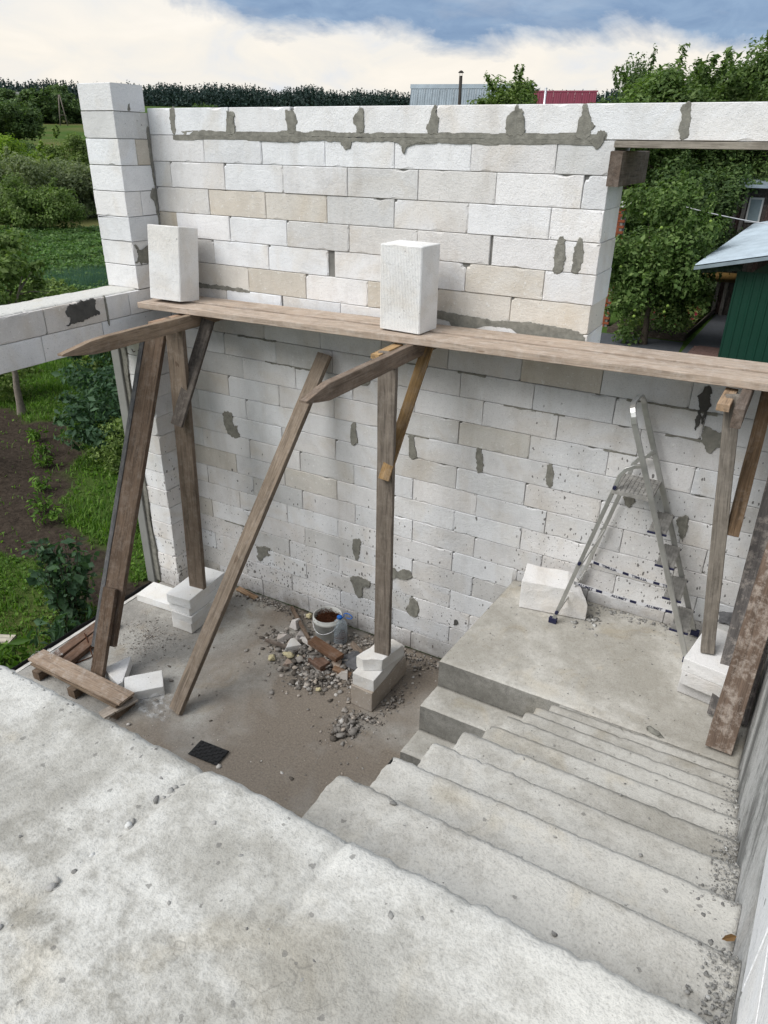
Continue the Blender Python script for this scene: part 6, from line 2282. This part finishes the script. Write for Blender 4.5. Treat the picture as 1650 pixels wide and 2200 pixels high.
# far forest on the ridge: one dark mass of conifers
def build_forest():
    """tree crowns as loose clusters of dark sprays, pointed and rounded mixed"""
    rg_ = np.random.default_rng(3)
    nt, per = 11500, 22
    az = np.radians(rg_.uniform(-62, 12, nt))
    d = 425 + 150 * rg_.random(nt)
    x, y = CAMP.x + d * np.sin(az), CAMP.y + d * np.cos(az)
    z = np.array([ground_h(a_, b_) for a_, b_ in zip(x, y)]) - 1.0
    h = rg_.uniform(8.4, 11.8, nt) + np.array([2.0 * fbm(math.degrees(q) * 0.45, 0.3, 0, 1.0, 3) for q in az])
    r = h * rg_.uniform(0.14, 0.25, nt)
    sharp = rg_.uniform(0.55, 1.3, nt)
    t = rg_.uniform(0.12, 1.0, (nt, per))
    prof = (1 - t) ** sharp[:, None] * 0.95 + 0.05
    an = rg_.uniform(0, 6.283, (nt, per))
    rad = r[:, None] * prof * np.sqrt(rg_.uniform(0.25, 1.0, (nt, per)))
    C = np.stack([x[:, None] + rad * np.cos(an), y[:, None] + rad * np.sin(an), z[:, None] + h[:, None] * t], -1).reshape(-1, 3)
    n = len(C)
    size = np.clip(1.7 * (1.15 - 0.75 * t.ravel()), 0.45, 2.0) * rg_.uniform(0.7, 1.3, n)
    D1 = rg_.normal(0, 1, (n, 3))
    D1 /= np.linalg.norm(D1, axis=1, keepdims=True)
    D2 = rg_.normal(0, 1, (n, 3))
    D2 -= (D1 * D2).sum(1, keepdims=True) * D1
    D2 /= np.linalg.norm(D2, axis=1, keepdims=True)
    V = np.stack([C + D1 * size[:, None] * 0.6, C - D1 * size[:, None] * 0.3 + D2 * size[:, None] * 0.55, C - D1 * size[:, None] * 0.3 - D2 * size[:, None] * 0.55], 1).reshape(-1, 3)
    o = put('forest', mesh_np('forest', V, np.arange(n * 3).reshape(-1, 3), MATS['conifer']))
    o['kind'] = 'stuff'
    tag(o, 'dark conifer forest along the horizon', 'forest')


build_forest()

# ------------------------------------------------------------------ buildings and small things outside
def box_obj(name, a, b, mat, parent=None, M=None, bev=0.0):
    bm = bmesh.new()
    bm_box(bm, a, b)
    if bev:
        bmesh.ops.bevel(bm, geom=bm.edges[:], offset=bev, segments=1, affect='EDGES')
    return put(name, from_bm(name, bm, MATS[mat]), parent, M)


def ribbed_sheet(name, origin, along, across, L, W, pitch, rib, mat, parent, thick=0.004, rw=0.35):
    """profiled sheet: ribs run along 'along' (length L); spans W across; normal = along x across"""
    origin, along, across = Vector(origin), Vector(along).normalized(), Vector(across).normalized()
    nrm = along.cross(across).normalized()
    prof = []
    n = int(W / pitch)
    for i in range(n + 1):
        c = i * pitch
        prof += [(c, 0.0), (min(W, c + pitch * (1 - rw) * 0.98), 0.0), (min(W, c + pitch * (1 - rw * 0.75)), rib), (min(W, c + pitch * (1 - rw * 0.25)), rib)]
    prof = [p for p in prof if p[0] <= W + 1e-6]
    V, F = [], []
    for s in (0, L):
        for (c, h) in prof:
            V.append(origin + along * s + across * c + nrm * h)
    for s in (0, L):
        for (c, h) in prof:
            V.append(origin + along * s + across * c + nrm * (h - thick))
    m = len(prof)
    for i in range(m - 1):
        F.append((i, i + 1, m + i + 1, m + i))
        F.append((2 * m + i + 1, 2 * m + i, 3 * m + i, 3 * m + i + 1))
        F.append((i + 1, i, 2 * m + i, 2 * m + i + 1))
        F.append((m + i, m + i + 1, 3 * m + i + 1, 3 * m + i))
    bm = bmesh.new()
    vs2 = [bm.verts.new(v) for v in V]
    for f in F:
        bm.faces.new([vs2[i] for i in f])
    return put(name, from_bm(name, bm, MATS[mat]), parent)


# green metal shed
SH = thing('green_shed', 'dark green metal shed with a pale zinc roof', 'shed', (3.9, 14.5, -0.4))
ang = math.radians(-6.5)                      # eave runs slightly to the right as it recedes
ey = Vector((-math.sin(ang), math.cos(ang), 0))
ex = Vector((math.cos(ang), math.sin(ang), 0))
C0 = Vector((3.83, 14.35, -0.42))
ribbed_sheet('front_wall', C0 + ex * 3.6, (0, 0, 1), -ex, 2.28, 3.6, 0.19, 0.016, 'green_sheet', SH)
ribbed_sheet('side_wall', C0, (0, 0, 1), ey, 2.02, 6.0, 0.19, 0.016, 'green_sheet', SH)
slope = Vector((ex.x, ex.y, 0.235)).normalized()
R0 = Vector((2.905, 14.02, 1.945))
rake = Vector((0.70, 7.78, 0.50)).normalized()
ribbed_sheet('roof', R0, slope, rake, 4.4, 9.0, 0.115, 0.018, 'zinc_roof', SH)
# soffit and fascia closing the overhang
V = [R0 - Vector((0, 0, 0.02)), R0 + slope * 4.4 - Vector((0, 0, 0.02)), R0 + slope * 4.4 - Vector((0, 0, 0.10)), R0 - Vector((0, 0, 0.10))]
V2 = [v - ey * 0.012 for v in V]
put('fascia', mesh('fascia', V2 + [v + ey * 0.010 for v in V], [(3, 2, 1, 0), (4, 5, 6, 7), (0, 1, 5, 4), (2, 3, 7, 6), (1, 2, 6, 5), (3, 0, 4, 7)], MATS['zinc_roof']), SH)
V = [R0 + ey * 0.02 - Vector((0, 0, 0.06)), R0 + slope * 4.3 + ey * 0.02 - Vector((0, 0, 0.06)), R0 + slope * 4.3 + ey * 6.7 - Vector((0, 0, 0.06)), R0 + ey * 6.7 - Vector((0, 0, 0.06))]
put('soffit', mesh('soffit', V + [v - Vector((0, 0, 0.02)) for v in V], [(0, 1, 2, 3), (7, 6, 5, 4), (0, 4, 5, 1), (3, 2, 6, 7), (0, 3, 7, 4)], MATS['green_sheet']), SH)
for k, yy in enumerate((0.35, 3.0, 5.8)):
    p = R0 + ey * yy + ex * 0.1
    board('rafter_end', p - Vector((0, 0, 0.14)), p + slope * 0.9 - Vector((0, 0, 0.20)), (0, 0, 1), 0.12, 0.05, (0.03, 0.045, 0.035), parent=SH)

# weathered plank shed further back with a small window
DS = thing('plank_shed', 'weathered dark plank shed with small pale window behind the green shed', 'shed', (3.6, 21.0, -0.4))
for k in range(16):
    x0 = 2.93 + k * 0.14
    if 0.34 < (x0 - 2.93) < 0.70:
        board('plank', (x0 + 0.07, 21.0, -0.4), (x0 + 0.07, 21.0, 2.42), (1, 0, 0), 0.13, 0.025, (0.075, 0.070, 0.064), parent=DS)
        board('plank', (x0 + 0.07, 21.0, 3.12), (x0 + 0.07, 21.0, 3.44), (1, 0, 0), 0.13, 0.025, (0.07, 0.06, 0.052), parent=DS)
    else:
        board('plank', (x0 + 0.07, 21.0, -0.4), (x0 + 0.07, 21.0, 3.44), (1, 0, 0), 0.13, 0.025, (0.065 + 0.03 * RNG.random(), 0.06, 0.052), parent=DS)
for xx in (2.92, 3.16):
    board('corner_post', (xx, 20.93, -0.4), (xx, 20.93, 3.42), (1, 0, 0), 0.11, 0.09, (0.17, 0.155, 0.14), parent=DS)
wf = box_obj('window', (3.26, 20.94, 2.42), (3.66, 20.985, 3.12), 'white_wall', DS)
box_obj('pane', (3.31, 20.925, 2.47), (3.61, 20.938, 3.07), 'pane_glass', wf)
box_obj('side_wall', (2.96, 21.03, -0.4), (2.99, 24.5, 3.4), 'dark_wood', DS)
box_obj('interior_back', (2.99, 21.2, -0.4), (6.0, 21.23, 3.4), 'dark_wood', DS)
V = [(2.72, 20.45, 3.40), (6.0, 20.45, 3.40), (6.0, 24.8, 3.72), (2.72, 24.8, 3.72)]
put('roof', mesh('roof', [(x, y, z + 0.06) for x, y, z in V] + V, [(0, 1, 2, 3), (7, 6, 5, 4), (0, 4, 5, 1), (1, 5, 6, 2), (2, 6, 7, 3), (3, 7, 4, 0)], MATS['zinc_roof']), DS)
box_obj('upper_wall', (3.15, 23.5, 3.75), (7.0, 23.6, 5.4), 'dark_wood', DS)

# grey metal roof house with stove pipe
GH = thing('grey_roof_house', 'house with tall grey sheet metal roof and black stove pipe', 'house', (-18.0, 46.0, -0.4))
A0, A1 = Vector((-20.55, 45.0, 6.2)), Vector((-12.9, 47.0, 6.2))
hd = (A1 - A0).normalized()
bk = Vector((-hd.y, hd.x, 0))
rise = (bk * 0.62 + Vector((0, 0, 1.75))).normalized()
for k in range(16):
    ribbed_sheet('roof_sheet', A0 + hd * (k * 0.5) + Vector((0.0, 0.0, 0.004 * (k % 2))), rise, -hd, 1.75, 0.49, 0.16, 0.02, 'grey_roof', GH)
cap0 = A0 + rise * 1.70 + hd * -0.55
V = [cap0, cap0 + hd * 8.3, cap0 + hd * 8.3 + rise * 0.28, cap0 + rise * 0.28]
off = bk * 0.03 + Vector((0, 0, 0))
put('ridge_cap', mesh('ridge_cap', [v - off for v in V] + [v + off for v in V], [(0, 1, 2, 3), (7, 6, 5, 4), (0, 4, 5, 1), (1, 5, 6, 2), (2, 6, 7, 3), (3, 7, 4, 0)], MATS['grey_roof']), GH)
V = [A0 - hd * 0.5 - Vector((0, 0, 6.6)), A1 - Vector((0, 0, 6.6)), A1, A0 - hd * 0.5]
put('wall', mesh('wall', [v + bk * 0.1 for v in V] + [v + bk * 4.0 for v in V], [(3, 2, 1, 0), (4, 5, 6, 7), (0, 1, 5, 4), (2, 3, 7, 6), (1, 2, 6, 5), (3, 0, 4, 7)], MATS['grey_wall']), GH)
SPx = Vector((-16.85, 44.0, 0))
tube('stove_pipe', [SPx + Vector((0, 0, 3.0)), SPx + Vector((0, 0, 8.35))], 0.105, 'dark_wood', GH, 12)
cp = lathe('pipe_cowl', [(0.0, 0.30), (0.10, 0.26), (0.19, 0.16), (0.18, 0.15), (0.0, 0.20)], 'dark_wood', GH, Matrix.Translation(SPx + Vector((0, 0, 8.36))), 14)
for q in (-0.08, 0.08):
    tube('cowl_leg', [SPx + Vector((q, 0, 8.33)), SPx + Vector((q, 0, 8.56))], 0.012, 'dark_wood', GH, 5)

# red roof house
RH = thing('red_roof_house', 'house with dark red sheet metal roof and thin grey pipe', 'house', (-10.0, 47.5, -0.4))
B0, B1 = Vector((-12.6, 47.0, 6.2)), Vector((-8.55, 48.0, 6.2))
hd = (B1 - B0).normalized()
bk = Vector((-hd.y, hd.x, 0))
rise = (bk * 0.75 + Vector((0, 0, 1.42))).normalized()
for k in range(9):
    ribbed_sheet('roof_sheet', B0 + hd * (k * 0.46) + Vector((0, 0, 0.004 * (k % 2))), rise, -hd, 1.62, 0.45, 0.15, 0.018, 'red_roof', RH)
cap0 = B0 + rise * 1.58 + hd * -0.45
V = [cap0, cap0 + hd * 4.2, cap0 + hd * 4.2 + rise * 0.10, cap0 + rise * 0.10]
off = bk * 0.03
put('ridge_cap', mesh('ridge_cap', [v - off for v in V] + [v + off for v in V], [(0, 1, 2, 3), (7, 6, 5, 4), (0, 4, 5, 1), (1, 5, 6, 2), (2, 6, 7, 3), (3, 7, 4, 0)], MATS['red_roof']), RH)
V = [B0 - hd * 0.45 - Vector((0, 0, 6.6)), B1 - Vector((0, 0, 6.6)), B1, B0 - hd * 0.45]
put('wall', mesh('wall', [v + bk * 0.1 for v in V] + [v + bk * 3.0 for v in V], [(3, 2, 1, 0), (4, 5, 6, 7), (0, 1, 5, 4), (2, 3, 7, 6), (1, 2, 6, 5), (3, 0, 4, 7)], MATS['white_wall']), RH)
g0 = B1 + hd * 0.02
put('gable', mesh('gable', [g0 + Vector((0, 0, 0)), g0 + bk * 1.4, g0 + rise * 1.6, g0 + hd * .04, g0 + bk * 1.4 + hd * .04, g0 + rise * 1.6 + hd * .04], [(0, 1, 2), (5, 4, 3), (0, 3, 4, 1), (1, 4, 5, 2), (2, 5, 3, 0)], MATS['white_wall']), RH)
PPx = Vector((-11.9, 46.3, 0))
tube('thin_pipe', [PPx + Vector((0, 0, 3.0)), PPx + Vector((0, 0, 7.75))], 0.07, 'galvanised', RH, 10)

# far house on the slope and the A shaped utility pole
hx_, hy_ = CAMP.x + 262 * math.sin(math.radians(-53.3)), CAMP.y + 262 * math.cos(math.radians(-53.3))
hz_ = ground_h(hx_, hy_)
FH = thing('far_house', 'small far house with grey gable roof among the trees', 'house', (hx_, hy_, hz_))
FM = Matrix.Translation((hx_, hy_, hz_ + 0.8)) @ Matrix.Rotation(math.radians(34), 4, 'Z')
box_obj('wall', (-5, -2.5, -2), (5, 2.5, 2.2), 'grey_wall', FH, FM)
put('roof', mesh('roof', [(-5.4, -3, 2.1), (5.4, -3, 2.1), (5.4, 3, 2.1), (-5.4, 3, 2.1), (-5.4, 0, 4.2), (5.4, 0, 4.2)], [(0, 1, 5, 4), (2, 3, 4, 5), (0, 4, 3), (1, 2, 5), (3, 2, 1, 0)], MATS['grey_wall']), FH, FM)
gb = put('gable', mesh('gable', [(5.42, -2.2, 2.2), (5.42, 2.2, 2.2), (5.42, 0, 3.8), (5.46, -2.2, 2.2), (5.46, 2.2, 2.2), (5.46, 0, 3.8)], [(0, 1, 2), (5, 4, 3), (0, 3, 4, 1), (1, 4, 5, 2), (2, 5, 3, 0)], MATS['white_wall']), FH, FM)
box_obj('window', (5.45, -0.35, 2.5), (5.49, 0.35, 3.1), 'pane_glass', FH, FM)
px_, py_ = CAMP.x + 176 * math.sin(math.radians(-50.85)), CAMP.y + 176 * math.cos(math.radians(-50.85))
pz_ = ground_h(px_, py_)
UP = thing('utility_pole', 'grey A shaped wooden utility pole at the far field', 'pole', (px_, py_, pz_))
side_ = Vector((math.cos(math.radians(50)), math.sin(math.radians(50)), 0))
for sg in (-1, 1):
    tube('leg', [Vector((px_, py_, pz_ - 0.3)) + side_ * sg * 0.75, Vector((px_, py_, pz_ + 5.4)) + side_ * sg * 0.08], 0.11, 'bark_pale', UP, 7)
tube('crossbar', [Vector((px_, py_, pz_ + 1.9)) - side_ * 0.5, Vector((px_, py_, pz_ + 1.9)) + side_ * 0.5], 0.07, 'bark_pale', UP, 6)

# small wooden crate in the garden beyond the lintel
CR = thing('wooden_crate', 'brown wooden crate with yellow rim just above the left lintel', 'crate', (-13.3, 9.9, -0.4))
for k in range(4):
    z = -0.36 + k * 0.14
    for (dx, dy, w, d) in ((0, -0.28, 0.62, 0.02), (0, 0.28, 0.62, 0.02)):
        box_obj('slat', (-13.3 - w, 9.9 + dy - d, z), (-13.3 + w, 9.9 + dy + d, z + 0.11), 'brick_red', CR)
for sx in (-0.62, 0.62):
    for sy in (-0.28, 0.28):
        box_obj('corner_post', (-13.3 + sx - 0.03, 9.9 + sy - 0.03, -0.4), (-13.3 + sx + 0.03, 9.9 + sy + 0.03, 0.2), 'pipe_yellow', CR)

# raised flower bed, path, pipe, brick pier and wire on the right
BED = thing('raised_bed', 'raised flower bed edged with dark boards beside the path', 'flower bed', (2.4, 17.5, -0.4))
bc, bf, bl_ = Vector((2.72, 16.55, -0.33)), Vector((3.08, 23.5, -0.33)), Vector((0.6, 16.45, -0.33))
board('edge_board', bl_, bc, (0, 0, 1), 0.20, 0.04, (0.085, 0.065, 0.05), parent=BED)
board('edge_board', bc + Vector((0, 0.02, 0)), bf, (0, 0, 1), 0.20, 0.04, (0.075, 0.058, 0.045), parent=BED)
box_obj('soil', (0.6, 16.5, -0.45), (2.7, 23.4, -0.30), 'bark', BED)
rg_ = np.random.default_rng(15)
n_ = 2600
P = np.stack([rg_.uniform(0.8, 2.75, n_), rg_.uniform(16.6, 23.2, n_), -0.3 + rg_.uniform(0.02, 0.34, n_)], 1)
o = put('bed_foliage', leaf_mesh('bed_foliage', P, np.tile(np.array([0, 0, 1.0]), (n_, 1)), 0.12, 'leaf_mid', 15, 0.5), BED)
o['kind'] = 'stuff'
n_ = 150
P = np.stack([rg_.uniform(1.6, 2.75, n_), rg_.uniform(16.6, 21.5, n_), -0.3 + rg_.uniform(0.2, 0.38, n_)], 1)
mat_leaf('petals', (0.30, 0.012, 0.03), (0.42, 0.02, 0.05), (0.5, 0.06, 0.10), 0.2)
o = put('blossoms', leaf_mesh('blossoms', P, np.tile(np.array([0, -0.5, 1.0]), (n_, 1)), 0.06, 'petals', 16, 0.9), BED)
o['kind'] = 'stuff'
# paving: red pavers and a dark strip, sheets laid over the ground
PATH = put('path', mesh('path', [(2.78, 12.0, -0.392), (5.0, 12.0, -0.392), (5.0, 24.0, -0.392), (3.12, 24.0, -0.392)], [(0, 1, 2, 3)], MATS['asphalt']))
PATH['kind'] = 'structure'
pv = None
pb = from_bm('paver', (lambda b_: (bm_box(b_, (-0.097, -0.047, 0), (0.097, 0.047, 0.02)), b_)[1])(bmesh.new()), MATS['paver_red'])
for j in range(26):
    for i in range(6):
        x = 3.05 + i * 0.2 + (0.1 if j % 2 else 0) + 0.05 * (j * 0.1)
        y = 13.6 + j * 0.1
        put('paver', pb, PATH, Matrix.Translation((x, y, -0.390)))
o = put('path', mesh('path', [(0.0, 13.2, -0.394), (2.9, 13.2, -0.394), (2.75, 16.35, -0.394), (0.0, 16.3, -0.394)], [(0, 1, 2, 3)], MATS['asphalt']))
o['kind'] = 'structure'
o = tube('yellow_pipe', [(1.6, 19.0, 1.02), (2.4, 19.2, 1.0), (3.6, 19.5, 0.98)], 0.14, 'pipe_yellow', None, 12)
tag(o, 'rusty yellow pipe half hidden behind the apple tree', 'pipe')
BP = thing('brick_pier', 'red brick pier with white cap left of the apple tree', 'pier', (0.55, 17.2, -0.4))
pbk = from_bm('brick', (lambda b_: (bm_box(b_, (-0.12, -0.055, 0), (0.12, 0.055, 0.065)), b_)[1])(bmesh.new()), MATS['brick_red'])
for j in range(44):
    for i in range(1):
        put('brick', pbk, BP, Matrix.Translation((0.22 + i * 0.25 + (0.125 if j % 2 else 0), 17.2, -0.4 + j * 0.075)))
box_obj('core', (0.11, 17.16, -0.4), (0.42, 17.5, 2.88), 'joint', BP)
box_obj('cap', (0.05, 17.08, 2.92), (0.62, 17.55, 3.06), 'white_wall', BP)
wp = []
for s in np.linspace(0, 1, 16):
    p = Vector((1.15, 16.6, 3.25)).lerp(Vector((4.6, 17.6, 2.62)), s)
    p.z -= 0.16 * 4 * s * (1 - s) * 0.5
    wp.append(p)
o = tube('wire', wp, 0.012, 'white_strap', None, 5)
tag(o, 'thin pale wire hanging across the garden above the green shed', 'wire')
# pale stepping board on the grass at the left edge
o = board('garden_board', (-1.62, -1.80, -0.345), (-1.22, -1.62, -0.335), (0, 1, 0), 0.13, 0.03, (0.52, 0.47, 0.38))
tag(o, 'pale short board lying in the grass at the left edge', 'board')
